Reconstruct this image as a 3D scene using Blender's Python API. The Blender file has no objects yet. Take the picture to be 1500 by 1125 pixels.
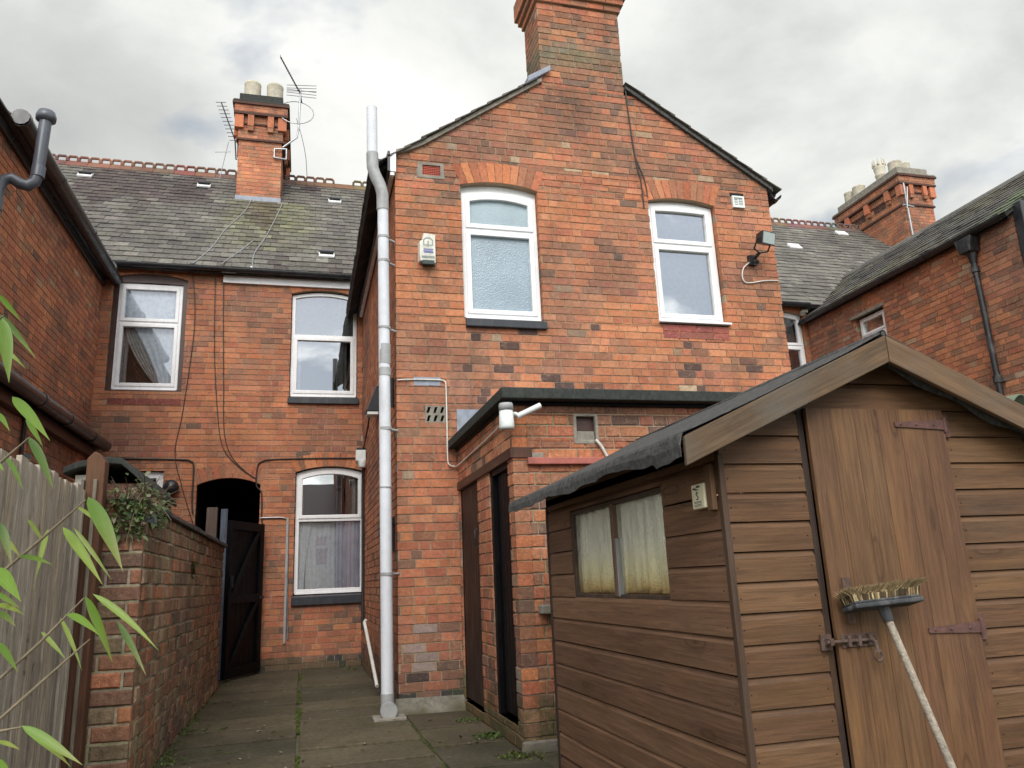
import bpy, math, random
from mathutils import Vector, Matrix, noise as mnoise
from math import sin, cos, pi, radians, sqrt, atan2
SC = bpy.context.scene
COL = SC.collection
H = 1.12                      # eye height above the paving; heights below are measured from the eye
rnd = random.Random(7)
Vx, Vy, Vz = Vector((1,0,0)), Vector((0,1,0)), Vector((0,0,1))
def V(x, y, z): return Vector((x, y, z))
def vn(x, y, s=1.0, o=0.0): return mnoise.noise(Vector((x*s+o, y*s-o*0.7, o*1.3)))

# ------------------------------------------------------------------ camera
F_PX, PITCH, YAW, ROLL = 1130.0, radians(14.156), radians(15.42), radians(2.54)
fwd = V(sin(YAW)*cos(PITCH), cos(YAW)*cos(PITCH), sin(PITCH))
r0 = V(cos(YAW), -sin(YAW), 0); d0 = fwd.cross(r0)
cr = cos(ROLL)*r0 + sin(ROLL)*d0
cd = -sin(ROLL)*r0 + cos(ROLL)*d0
cam = bpy.data.cameras.new('camera'); camo = bpy.data.objects.new('camera', cam); COL.objects.link(camo)
cam.sensor_width = 36.0; cam.sensor_fit = 'HORIZONTAL'; cam.lens = 36.0*F_PX/1500.0
cam.clip_start = 0.05; cam.clip_end = 1000
M = Matrix(((cr.x, -cd.x, -fwd.x), (cr.y, -cd.y, -fwd.y), (cr.z, -cd.z, -fwd.z))).to_4x4()
M.translation = V(0, 0, H); camo.matrix_world = M
SC.camera = camo
def at(x, y, Y):
    """the point at depth Y along the sight line of a photograph pixel (used to survey the plants)"""
    d = cr*((x-750)/F_PX) + cd*((y-562.5)/F_PX) + fwd
    return d*(Y/d.y)

# ------------------------------------------------------------------ mesh builder
class MB:
    def __init__(s): s.v=[]; s.f=[]; s.m=[]; s.c=[]; s.uv=[]; s.sm=[]
    def face(s, pts, col=(1,1,1), mat=0, grain=None, uvo=(0,0), smooth=False):
        b=len(s.v); s.v.extend(pts); s.f.append(tuple(range(b,b+len(pts)))); s.m.append(mat); s.c.append(col); s.sm.append(smooth)
        s._uv(pts, grain, uvo)
    def _uv(s, pts, grain, uvo):
        g = grain or Vx
        n=(pts[1]-pts[0]).cross(pts[2]-pts[0])
        if n.length<1e-12: n=Vz.copy()
        n.normalize(); w=n.cross(g)
        if w.length<0.2: g=Vz if abs(n.z)<0.9 else Vx; w=n.cross(g)
        w.normalize(); gg=w.cross(n)
        s.uv.append([(p.dot(gg)+uvo[0], p.dot(w)+uvo[1]) for p in pts])
    def shared(s, verts, faces, col=(1,1,1), mat=0, smooth=False, grain=None, uvo=(0,0)):
        b=len(s.v); s.v.extend(verts)
        for f in faces:
            s.f.append(tuple(b+i for i in f)); s.m.append(mat); s.c.append(col); s.sm.append(smooth)
            s._uv([verts[i] for i in f], grain, uvo)
    def hexa(s, p, col=(1,1,1), mat=0, grain=None, uvo=(0,0), skip=()):
        """p: 0-3 the front ring counter-clockwise seen from outside, 4-7 the back ring behind it"""
        fs=[(0,1,2,3),(5,4,7,6),(4,5,1,0),(3,2,6,7),(4,0,3,7),(1,5,6,2)]
        s.shared(p, [f for i,f in enumerate(fs) if i not in skip], col, mat, False, grain, uvo)
    def box(s, x0,x1,y0,y1,z0,z1, col=(1,1,1), mat=0, grain=None, uvo=(0,0)):
        s.hexa([V(x0,y0,z0),V(x1,y0,z0),V(x1,y0,z1),V(x0,y0,z1),V(x0,y1,z0),V(x1,y1,z0),V(x1,y1,z1),V(x0,y1,z1)],col,mat,grain,uvo)
    def fbox(s, F, u0,u1,v0,v1,n0,n1, col=(1,1,1), mat=0, grain=None, uvo=(0,0)):
        """box in a wall frame F=(O,U,V,N): front at n1, back at n0"""
        O,U,W,N=F
        q=lambda u,v,n: O+U*u+W*v+N*n
        s.hexa([q(u0,v0,n1),q(u1,v0,n1),q(u1,v1,n1),q(u0,v1,n1),q(u0,v0,n0),q(u1,v0,n0),q(u1,v1,n0),q(u0,v1,n0)],col,mat,grain,uvo)
    def prism(s, pts, ext, col=(1,1,1), mat=0, grain=None, uvo=(0,0)):
        """polygon pts (counter-clockwise seen from the front) pushed back by ext"""
        n=len(pts); vs=list(pts)+[p+ext for p in pts]
        fs=[tuple(range(n)), tuple(range(2*n-1,n-1,-1))]+[(i,n+i,n+(i+1)%n,(i+1)%n) for i in range(n)]
        s.shared(vs,fs,col,mat,False,grain,uvo)
    def ring(s, F, outer, inner, n0, n1, col=(1,1,1), mat=0):
        O,U,W,N=F; q=lambda p,n: O+U*p[0]+W*p[1]+N*n
        k=len(outer)
        vs=[q(p,n1) for p in outer]+[q(p,n1) for p in inner]+[q(p,n0) for p in outer]+[q(p,n0) for p in inner]
        fs=[]
        for i in range(k):
            j=(i+1)%k
            fs+= [(i,j,k+j,k+i),(2*k+i,2*k+j,j,i),(k+i,k+j,3*k+j,3*k+i)]
        s.shared(vs,fs,col,mat)
    def tube(s, path, r, n=8, col=(1,1,1), mat=0, cap=True, smooth=True, flat=1.0):
        path=[Vector(p) for p in path]
        rs=r if isinstance(r,(list,tuple)) else [r]*len(path)
        vs=[]; fs=[]; a=None
        for i,p in enumerate(path):
            t=(path[min(i+1,len(path)-1)]-path[max(i-1,0)]).normalized()
            if a is None:
                a=t.cross(Vz if abs(t.z)<0.9 else Vx).normalized()
            else:
                a=(a-t*a.dot(t)).normalized()
            b=t.cross(a)
            for k in range(n):
                th=2*pi*k/n; vs.append(p+(a*cos(th)+b*sin(th)*flat)*rs[i])
        for i in range(len(path)-1):
            for k in range(n):
                k2=(k+1)%n; fs.append((i*n+k,i*n+k2,(i+1)*n+k2,(i+1)*n+k))
        s.shared(vs,fs,col,mat,smooth)
        if cap:
            s.shared(vs[:n],[tuple(range(n-1,-1,-1))],col,mat,False); s.shared(vs[-n:],[tuple(range(n))],col,mat,False)
    def lathe(s, O, axis, prof, n=16, col=(1,1,1), mat=0, smooth=True):
        """prof: list of (radius, height along axis)"""
        axis=axis.normalized(); a=axis.cross(Vx if abs(axis.x)<0.9 else Vy).normalized(); b=axis.cross(a)
        vs=[]; fs=[]
        for r,h in prof:
            for k in range(n): th=2*pi*k/n; vs.append(O+axis*h+(a*cos(th)+b*sin(th))*r)
        for i in range(len(prof)-1):
            for k in range(n):
                k2=(k+1)%n; fs.append((i*n+k,i*n+k2,(i+1)*n+k2,(i+1)*n+k))
        s.shared(vs,fs,col,mat,smooth)
    def build(s, name, mats, parent=None, bevel=0, kind=None):
        me=bpy.data.meshes.new(name)
        off=V(0,0,H)
        if parent is not None:
            p=parent; 
            while p is not None: off=off-p.location; p=p.parent
        me.from_pydata([tuple(p+off) for p in s.v],[],s.f)
        if not isinstance(mats,(list,tuple)): mats=[mats]
        for m in mats: me.materials.append(m)
        me.polygons.foreach_set('material_index', s.m)
        me.polygons.foreach_set('use_smooth', s.sm)
        ca=me.color_attributes.new('Col','FLOAT_COLOR','CORNER')
        flat=[]
        for c,f in zip(s.c,s.f): flat.extend((c[0],c[1],c[2],1.0)*len(f))
        ca.data.foreach_set('color', flat)
        ul=me.uv_layers.new(name='UVMap'); fl=[]
        for q in s.uv:
            for u in q: fl.extend(u)
        ul.data.foreach_set('uv', fl)
        me.update()
        o=bpy.data.objects.new(name, me); COL.objects.link(o); o.parent=parent
        if bevel:
            b=o.modifiers.new('bevel','BEVEL'); b.width=bevel; b.segments=2; b.limit_method='ANGLE'; b.angle_limit=radians(40)
        if kind: o['kind']=kind
        return o
def thing(name, loc, label, cat, group=None):
    o=bpy.data.objects.new(name,None); o.empty_display_size=0.1; COL.objects.link(o)
    o.location=V(loc[0],loc[1],loc[2]+H); o['label']=label; o['category']=cat
    if group: o['group']=group
    return o
def tag(o, label, cat, group=None, kind=None):
    o['label']=label; o['category']=cat
    if group: o['group']=group
    if kind: o['kind']=kind
    return o

# ------------------------------------------------------------------ materials
class N:
    """tiny node helper"""
    def __init__(s, mat): s.t=mat.node_tree; s.n=s.t.nodes; s.l=s.t.links
    def add(s, kind, **kw):
        n=s.n.new(kind)
        for k,v in kw.items(): setattr(n,k,v)
        return n
    def link(s,a,b): s.l.new(a,b)
    def noise(s, vec, scale, detail=4, rough=0.55, dist=0.0):
        n=s.add('ShaderNodeTexNoise'); n.inputs['Scale'].default_value=scale; n.inputs['Detail'].default_value=detail
        n.inputs['Roughness'].default_value=rough; n.inputs['Distortion'].default_value=dist
        if vec is not None: s.link(vec,n.inputs['Vector'])
        return n.outputs['Fac']
    def ramp(s, fac, stops):
        n=s.add('ShaderNodeValToRGB'); e=n.color_ramp.elements
        while len(e)<len(stops): e.new(0.5)
        for i,(p,c) in enumerate(stops):
            e[i].position=p; e[i].color=(c,c,c,1) if isinstance(c,(int,float)) else (*c,1)
        s.link(fac,n.inputs['Fac']); return n.outputs['Color']
    def mix(s, fac, a, b, mode='MIX'):
        n=s.add('ShaderNodeMix', data_type='RGBA', blend_type=mode)
        for sock,v in ((n.inputs[0],fac),(n.inputs[6],a),(n.inputs[7],b)):
            if isinstance(v,(int,float)): sock.default_value=v
            elif isinstance(v,tuple): sock.default_value=(*v,1)
            else: s.link(v,sock)
        return n.outputs[2]
    def math(s, op, a, b=None, c=None):
        n=s.add('ShaderNodeMath', operation=op)
        for i,v in enumerate((a,b,c)):
            if v is None: continue
            if isinstance(v,(int,float)): n.inputs[i].default_value=v
            else: s.link(v,n.inputs[i])
        return n.outputs[0]
    def mapping(s, vec, scale=(1,1,1), loc=(0,0,0)):
        n=s.add('ShaderNodeMapping'); n.inputs['Scale'].default_value=scale; n.inputs['Location'].default_value=loc
        s.link(vec,n.inputs['Vector']); return n.outputs[0]
def newmat(name):
    m=bpy.data.materials.new(name); m.use_nodes=True; k=N(m); k.b=k.n['Principled BSDF']; return m,k
def bump(k, h, strength=0.5, dist=0.01):
    b=k.add('ShaderNodeBump'); b.inputs['Strength'].default_value=strength; b.inputs['Distance'].default_value=dist
    k.link(h,b.inputs['Height']); k.link(b.outputs[0],k.b.inputs['Normal'])
def pos(k): return k.add('ShaderNodeNewGeometry').outputs['Position']
def colattr(k): return k.add('ShaderNodeAttribute', attribute_name='Col').outputs['Color']
def plain(name, col, rough=0.6, var=0.25, scale=12, metal=0.0, bmp=0.15, spec=0.5, stain=0.0, staincol=(0.05,0.045,0.04)):
    m,k=newmat(name); p=pos(k)
    f=k.noise(p,scale,6,0.65)
    c=k.mix(1.0, col, k.ramp(f,[(0.25,1-var),(0.75,1+var)]),'MULTIPLY')
    if stain:
        g=k.ramp(k.noise(k.mapping(p,(1,1,0.35)),scale*0.6,6,0.7),[(0.5,0.0),(0.72,stain)])
        c=k.mix(g,c,staincol)
    k.link(c,k.b.inputs['Base Color']); k.b.inputs['Metallic'].default_value=metal
    k.link(k.ramp(f,[(0.2,max(rough-0.12,0.03)),(0.8,min(rough+0.12,1))]),k.b.inputs['Roughness'])
    k.b.inputs['Specular IOR Level'].default_value=spec
    if bmp: bump(k,k.noise(p,scale*6,4,0.6),bmp,0.004)
    return m
def attrmat(name, rough=0.85, var=0.35, scale=30, bmp=0.5, bdist=0.006, moss=0.0, mosscol=(0.07,0.085,0.025), zfade=None, spec=0.25, big=0.35, grime=0.0, smear=0.0):
    """colour from the per-face attribute, mottled at two sizes, with optional moss/grime"""
    m,k=newmat(name); p=pos(k)
    c=colattr(k)
    f1=k.noise(p,scale,6,0.7); f2=k.noise(p,1.3,5,0.6)
    c=k.mix(1.0,c,k.ramp(f1,[(0.25,1-var),(0.75,1+var)]),'MULTIPLY')
    c=k.mix(1.0,c,k.ramp(f2,[(0.3,1-big),(0.7,1+big*0.6)]),'MULTIPLY')
    if smear:
        fl=k.ramp(k.noise(p,24,9,.78),[(.54,0.0),(.70,smear)]); c=k.mix(fl,c,(.50,.315,.20))
        fd=k.ramp(k.noise(p,15,9,.78),[(.55,0.0),(.72,smear)]); c=k.mix(fd,c,(.12,.068,.048))
    if grime:
        g=k.ramp(k.noise(k.mapping(p,(1.4,1.4,0.5)),1.9,7,0.72),[(0.54,0.0),(0.74,grime)])
        c=k.mix(g,c,(0.055,0.045,0.038))
    if moss:
        g=k.noise(p,4.5,7,0.7)
        if zfade:
            z=k.add('ShaderNodeSeparateXYZ'); k.link(p,z.inputs[0])
            mr=k.add('ShaderNodeMapRange'); k.link(z.outputs[2],mr.inputs['Value'])
            mr.inputs['From Min'].default_value=zfade[0]; mr.inputs['From Max'].default_value=zfade[1]
            mr.inputs['To Min'].default_value=0.30; mr.inputs['To Max'].default_value=-0.3
            g=k.math('ADD',g,mr.outputs[0])
        c=k.mix(k.ramp(g,[(0.52,0.0),(0.68,moss)]),c,mosscol)
    k.link(c,k.b.inputs['Base Color']); k.b.inputs['Roughness'].default_value=rough
    k.b.inputs['Specular IOR Level'].default_value=spec
    if bmp: bump(k,k.noise(p,scale*2.2,6,0.7),bmp,bdist)
    return m
def woodmat(name, rough=0.7, gold=0.0, goldcol=(0.3,0.15,0.05), dark=0.45, knots=True, spec=0.3, weather=0.0, vs=55):
    m,k=newmat(name); uv=k.add('ShaderNodeUVMap').outputs[0]; c=colattr(k); p=pos(k)
    g=k.noise(k.mapping(uv,(3.6,vs*1.5,1)),1.0,8,0.75,0.8)
    g2=k.noise(k.mapping(uv,(0.9,13,1)),1.0,4,0.6,1.1)
    c=k.mix(1.0,c,k.ramp(g,[(0.3,1-dark),(0.7,1+dark*0.7)]),'MULTIPLY')
    c=k.mix(1.0,c,k.ramp(g2,[(0.3,0.78),(0.7,1.16)]),'MULTIPLY')
    if gold:
        gf=k.ramp(k.noise(k.mapping(uv,(1.3,9,1)),1.0,5,0.65,0.8),[(0.5,0.0),(0.75,gold)])
        c=k.mix(gf,c,goldcol)
    h=g
    if knots:
        vo=k.add('ShaderNodeTexVoronoi'); vo.inputs['Scale'].default_value=1.0
        k.link(k.mapping(uv,(2.1,8.0,1)),vo.inputs['Vector'])
        d=vo.outputs['Distance']
        rings=k.math('SINE',k.math('MULTIPLY',d,48.0))
        near=k.ramp(d,[(0.03,1.0),(0.16,.7),(0.36,0.0)])
        kf=k.math('MULTIPLY',near,k.ramp(rings,[(0.2,0.30),(0.9,0.80)]))
        sep=k.add('ShaderNodeSeparateColor'); k.link(vo.outputs['Color'],sep.inputs[0])
        kf=k.math('MULTIPLY',kf,k.ramp(sep.outputs[0],[(0.42,0.0),(0.48,1.0)]))
        c=k.mix(kf,c,(0.045,0.02,0.01))
    sp_=k.ramp(k.noise(p,55,6,.8),[(.60,0.0),(.74,.5)]); c=k.mix(sp_,c,(.05,.03,.02))
    if weather:
        w=k.ramp(k.noise(p,3.0,6,0.7),[(0.45,0.0),(0.7,weather)])
        c=k.mix(w,c,(0.12,0.115,0.1))
    k.link(c,k.b.inputs['Base Color'])
    k.link(k.ramp(g2,[(0.2,rough-0.1),(0.8,rough+0.1)]),k.b.inputs['Roughness']); k.b.inputs['Specular IOR Level'].default_value=spec
    bump(k,h,0.35,0.004)
    return m
def glassmat(name, refl=0.2, tint=(0.75,0.8,0.82), rough=0.01, wav=0.0):
    m=bpy.data.materials.new(name); m.use_nodes=True; k=N(m); k.n.remove(k.n['Principled BSDF']); out=k.n['Material Output']
    fr=k.add('ShaderNodeFresnel'); fr.inputs['IOR'].default_value=1.5
    f=k.math('ADD',k.math('MULTIPLY',fr.outputs[0],1.0),refl)
    t=k.add('ShaderNodeBsdfTransparent'); t.inputs[0].default_value=(*tint,1)
    g=k.add('ShaderNodeBsdfGlossy'); g.inputs['Roughness'].default_value=rough; g.inputs[0].default_value=(0.95,0.97,1,1)
    p=pos(k)
    if wav:
        b=k.add('ShaderNodeBump'); b.inputs['Strength'].default_value=wav; b.inputs['Distance'].default_value=0.01
        k.link(k.noise(p,1.8,2,0.4),b.inputs['Height']); k.link(b.outputs[0],g.inputs['Normal'])
    mx=k.add('ShaderNodeMixShader'); k.link(f,mx.inputs[0]); k.link(t.outputs[0],mx.inputs[1]); k.link(g.outputs[0],mx.inputs[2])
    k.link(mx.outputs[0],out.inputs[0]); return m
def frostmat(name, col, pat=90, gloss=0.35):
    m,k=newmat(name); p=pos(k)
    vo=k.add('ShaderNodeTexVoronoi'); vo.inputs['Scale'].default_value=pat; k.link(p,vo.inputs['Vector'])
    f=k.noise(p,2.0,4,0.6)
    c=k.mix(1.0,col,k.ramp(f,[(0.3,0.8),(0.7,1.15)]),'MULTIPLY')
    c=k.mix(1.0,c,k.ramp(vo.outputs['Distance'],[(0.1,0.9),(0.7,1.08)]),'MULTIPLY')
    k.link(c,k.b.inputs['Base Color']); k.b.inputs['Roughness'].default_value=gloss; k.b.inputs['Specular IOR Level'].default_value=0.9
    bump(k,vo.outputs['Distance'],0.5,0.006); return m
def leafmat(name, sat=1.0):
    m,k=newmat(name); c=colattr(k); uv=k.add('ShaderNodeUVMap').outputs[0]
    f=k.noise(k.mapping(uv,(3,900,1)),1.0,4,0.6)
    c=k.mix(1.0,c,k.ramp(f,[(0.3,0.78),(0.7,1.18)]),'MULTIPLY')
    k.link(c,k.b.inputs['Base Color']); k.b.inputs['Roughness'].default_value=0.42
    out=k.n['Material Output']; tr=k.add('ShaderNodeBsdfTranslucent'); k.link(c,tr.inputs[0])
    mx=k.add('ShaderNodeMixShader'); mx.inputs[0].default_value=0.42
    k.link(k.b.outputs[0],mx.inputs[1]); k.link(tr.outputs[0],mx.inputs[2]); k.link(mx.outputs[0],out.inputs[0]); return m

MT={}
MT['brick']=attrmat('brick',0.9,0.34,36,0.6,0.006,moss=0.5,mosscol=(0.06,0.065,0.03),zfade=(0.0,0.45),big=0.22,grime=0.55,smear=.7)
MT['mortar']=attrmat('mortar',0.95,0.35,60,0.7,0.006,moss=0.6,zfade=(0.0,0.5),big=0.3,grime=0.3)
MT['oldbrick']=attrmat('old_brick',0.92,0.5,34,0.9,0.010,moss=0.4,mosscol=(0.10,0.095,0.045),big=0.25,grime=0.4,smear=.5)
MT['obrick']=attrmat('outbuilding_brick',0.92,0.42,34,0.9,0.010,moss=0.75,mosscol=(0.065,0.075,0.03),zfade=(0.0,.75),big=0.25,grime=0.45,smear=.6)
MT['obmortar']=attrmat('outbuilding_mortar',0.95,0.4,40,0.9,0.010,moss=0.75,mosscol=(0.06,0.07,0.03),zfade=(0.0,.7),big=0.3,grime=0.3)
MT['oldmortar']=attrmat('old_mortar',0.95,0.45,40,0.9,0.010,moss=0.6,big=0.3,grime=0.4)
MT['slate']=attrmat('slate',0.75,0.6,22,0.8,0.010,moss=0.45,mosscol=(0.155,0.15,0.11),spec=0.25,big=0.30,grime=.35)
MT['ridge']=attrmat('ridge_tile',0.85,0.35,30,0.4,moss=0.5,mosscol=(0.16,0.15,0.1))
MT['upvc']=plain('white_plastic',(0.78,0.79,0.8),0.3,0.05,9,bmp=0.03,stain=0.25,staincol=(0.45,0.43,0.38))
MT['greypipe']=plain('grey_plastic_pipe',(0.63,0.655,0.70),0.7,0.10,7,bmp=0.05,stain=0.5,staincol=(0.36,0.36,0.35),spec=.3)
MT['collar']=plain('grey_pipe_collar',(0.33,0.34,0.34),0.5,0.15,14,stain=0.4)
MT['blackpl']=plain('black_plastic',(0.02,0.021,0.024),0.32,0.3,8,bmp=0.05,stain=0.5,staincol=(0.07,0.07,0.07))
MT['iron']=plain('black_cast_iron',(0.010,0.010,0.012),0.5,0.3,20,bmp=0.4,stain=0.5,staincol=(0.2,0.2,0.2))
MT['greypl']=plain('dark_grey_plastic',(0.075,0.085,0.105),0.36,0.15,7,bmp=0.03,stain=0.3,staincol=(0.16,0.16,0.16))
MT['blacksill']=plain('black_painted_stone',(0.022,0.026,0.034),0.5,0.35,16,bmp=0.4,stain=0.5,staincol=(0.1,0.1,0.1))
MT['blackwood']=plain('black_painted_wood',(0.003,0.003,0.004),0.5,0.4,14,bmp=0.3,stain=0.3,staincol=(0.014,0.014,0.017),spec=0.12)
MT['brownpaint']=plain('dark_brown_paint',(0.055,0.022,0.015),0.45,0.3,14,bmp=0.25,stain=0.4)
MT['felt']=plain('roofing_felt',(0.075,0.075,0.073),0.95,0.7,38,bmp=1.0,stain=0.4,staincol=(0.16,0.16,0.155),spec=0.15)
MT['feltgreen']=plain('mossy_felt',(0.042,0.046,0.042),0.95,0.45,40,bmp=0.8,stain=0.4,staincol=(0.1,0.1,0.095),spec=0.15)
MT['lead']=plain('lead_flashing',(0.22,0.25,0.31),0.55,0.3,12,bmp=0.4,stain=0.4,staincol=(0.4,0.4,0.4))
MT['mossconcrete']=attrmat('mossy_concrete',0.95,0.5,18,0.9,0.01,moss=0.8,mosscol=(0.075,0.072,0.035),zfade=(-.1,.25),grime=.5)
MT['concrete']=plain('concrete',(0.24,0.22,0.185),0.95,0.35,14,bmp=0.7,stain=0.6,staincol=(0.07,0.075,0.045),spec=0.2)
MT['render']=plain('cream_render',(0.82,0.79,0.68),0.9,0.12,5,bmp=0.4,stain=0.3,staincol=(0.4,0.37,0.3))
MT['pot']=plain('buff_clay',(0.48,0.44,0.35),0.9,0.25,9,bmp=0.5,stain=0.6,staincol=(0.2,0.19,0.15))
MT['shed']=woodmat('shed_boards',0.62,gold=0.3,goldcol=(0.25,0.135,0.05),dark=0.5,weather=.10)
MT['sheddoor']=woodmat('shed_door_boards',0.6,gold=0.55,goldcol=(0.27,0.14,0.052),dark=0.48,weather=.08)
MT['barge']=woodmat('bargeboard_wood',0.75,gold=0.5,goldcol=(0.33,0.19,0.08),dark=0.45,weather=0.6)
MT['fence']=woodmat('weathered_fence_wood',0.9,dark=0.62,weather=0.12,vs=34)
MT['post']=woodmat('stained_post_wood',0.75,gold=0.5,goldcol=(0.12,0.09,0.035),dark=0.45,knots=False)
MT['broomwood']=woodmat('worn_pale_wood',0.8,dark=0.6,knots=False,weather=0.5)
MT['rust']=plain('rusty_iron',(0.10,0.06,0.045),0.85,0.55,40,bmp=0.8,stain=0.5,staincol=(0.22,0.19,0.17))
MT['redrust']=plain('red_painted_hinge',(0.115,0.055,0.045),0.75,0.45,40,bmp=0.6,stain=0.5,staincol=(0.06,0.03,0.02))
MT['glassnet']=glassmat('clear_window_glass',0.14,(0.9,0.93,0.95),0.012,0.05)
MT['glass']=glassmat('window_glass',0.34,(0.62,0.66,0.68),0.012,0.05)
MT['glassdark']=glassmat('lower_window_glass',0.32,(0.95,0.96,0.98),0.006,0.04)
MT['dirtyglass']=glassmat('dusty_shed_glass',0.0,(0.97,0.96,0.92),0.35)
MT['frost']=frostmat('frosted_glass',(0.25,0.34,0.38))
MT['frost2']=frostmat('rain_pattern_glass',(0.22,0.29,0.345),75,0.25)
MT['room']=plain('dark_room',(0.018,0.017,0.016),0.9,0.3,3,bmp=0)
MT['net']=plain('net_curtain',(0.84,0.87,0.92),0.9,0.22,18,bmp=0.2)
MT['netgrey']=plain('grey_curtain',(0.42,0.41,0.38),0.9,0.35,20,bmp=0.3)
MT['bluecurtain']=plain('blue_grey_curtain',(0.7,0.73,0.82),0.9,0.2,9,bmp=0.2)
MT['alarm']=plain('weathered_alarm_plastic',(0.62,0.62,0.55),0.5,0.2,14,bmp=0.1,stain=0.7,staincol=(0.22,0.24,0.19))
MT['darkgreen']=plain('dark_green_plastic',(0.015,0.03,0.026),0.4,0.3,9)
MT['sensor']=plain('cream_plastic',(0.74,0.70,0.50),0.45,0.08,9,bmp=0.05,stain=0.2,staincol=(0.5,0.44,0.25))
MT['ink']=plain('dark_print',(0.05,0.055,0.07),0.6,0.1,9,bmp=0)
MT['blueink']=plain('blue_print',(0.12,0.13,0.32),0.6,0.1,9,bmp=0)
MT['lampwhite']=plain('white_lamp_plastic',(0.66,0.69,0.67),0.4,0.1,12,bmp=0.05,stain=0.4,staincol=(0.4,0.42,0.38))
MT['alu']=plain('grey_aluminium',(0.36,0.37,0.38),0.35,0.2,12,metal=0.7,bmp=0.1)
MT['lampglass']=plain('floodlight_lens',(0.32,0.38,0.38),0.12,0.15,9,bmp=0.02)
MT['wirewhite']=plain('white_cable',(0.6,0.58,0.53),0.5,0.15,12,bmp=0)
MT['wire']=plain('dark_cable',(0.03,0.025,0.022),0.6,0.3,12,bmp=0)
MT['bristle']=attrmat('straw_bristles',0.9,0.4,60,0.3)
MT['leaf']=leafmat('bamboo_leaf')
MT['smallleaf']=leafmat('small_leaf')
MT['twig']=attrmat('dry_twig',0.9,0.4,40,0.3)
MT['slab']=attrmat('paving_slab',0.8,0.5,26,0.9,0.010,moss=0.7,mosscol=(0.055,0.052,0.018),spec=0.3,big=0.35,grime=0.3)
MT['soil']=plain('damp_soil',(0.07,0.065,0.035),0.95,0.5,20,bmp=1.0,stain=0.8,staincol=(0.075,0.11,0.025))
MT['sandstone']=plain('pink_painted_stone',(0.36,0.115,0.09),0.85,0.3,14,bmp=0.5,stain=0.7,staincol=(0.09,0.05,0.045))
MT['redclay']=plain('red_clay_vent',(0.36,0.08,0.05),0.85,0.25,14,bmp=0.3)
MT['dark']=plain('vent_darkness',(0.008,0.008,0.008),0.9,0.1,5,bmp=0)
MT['corr']=plain('green_corrugated_sheet',(0.10,0.13,0.085),0.7,0.3,12,bmp=0.3,stain=0.5)
def _dusty():
    m=bpy.data.materials.new('dusty_glass'); m.use_nodes=True; k=N(m); k.n.remove(k.n['Principled BSDF']); out=k.n['Material Output']; p=pos(k)
    t=k.add('ShaderNodeBsdfTransparent'); t.inputs[0].default_value=(.96,.96,.93,1)
    d=k.add('ShaderNodeBsdfDiffuse'); z=k.add('ShaderNodeSeparateXYZ'); k.link(p,z.inputs[0]); mr=k.add('ShaderNodeMapRange'); k.link(z.outputs[2],mr.inputs['Value']); mr.inputs['From Min'].default_value=H-.09; mr.inputs['From Max'].default_value=H+.30
    zz_=k.math('ADD',mr.outputs[0],k.math('MULTIPLY',k.math('SUBTRACT',k.noise(p,12,5,.7),.5),.35)); k.link(k.ramp(zz_,[(0.0,(.20,.12,.05)),(.08,(.50,.37,.18)),(.26,(.78,.72,.48)),(.6,(.76,.75,.64))]),d.inputs[0])
    f=k.ramp(k.noise(k.mapping(p,(1,1,.5)),5,6,.7),[(.3,.18),(.7,.5)])
    mx=k.add('ShaderNodeMixShader'); k.link(f,mx.inputs[0]); k.link(t.outputs[0],mx.inputs[1]); k.link(d.outputs[0],mx.inputs[2])
    g=k.add('ShaderNodeBsdfGlossy'); g.inputs['Roughness'].default_value=.15; m2=k.add('ShaderNodeMixShader'); m2.inputs[0].default_value=.05
    k.link(mx.outputs[0],m2.inputs[1]); k.link(g.outputs[0],m2.inputs[2]); k.link(m2.outputs[0],out.inputs[0]); return m
MT['dirtyglass']=_dusty()
def _shednet():
    m,k=newmat('stained_fold_shaded_net'); p=pos(k)
    z=k.add('ShaderNodeSeparateXYZ'); k.link(p,z.inputs[0])
    mr=k.add('ShaderNodeMapRange'); k.link(z.outputs[2],mr.inputs['Value']); mr.inputs['From Min'].default_value=H-.09; mr.inputs['From Max'].default_value=H+.30
    c=k.ramp(k.math('ADD',mr.outputs[0],k.math('MULTIPLY',k.math('SUBTRACT',k.noise(p,14,4,.6),.5),.25)),[(0.0,(.16,.10,.05)),(0.06,(.70,.52,.22)),(0.2,(.88,.82,.50)),(0.5,(.86,.86,.72)),(0.9,(.78,.80,.74))])
    c=k.mix(1.0,c,k.ramp(k.noise(k.mapping(p,(1,16,1.2)),1.6,4,.6,.5),[(.38,.62),(.5,.95),(.62,1.12)]),'MULTIPLY')  # fold shading painted into the net colour as vertical streaks
    f=k.noise(p,160,3,.6); lace=k.math('MULTIPLY',k.ramp(f,[(.42,.55),(.5,0.0)]),k.ramp(mr.outputs[0],[(0.05,1.0),(.45,0.0)]))
    c=k.mix(lace,c,(.16,.13,.06))
    k.link(c,k.b.inputs['Base Color']); k.b.inputs['Roughness'].default_value=.9; return m
MT['shednet']=_shednet()

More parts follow.
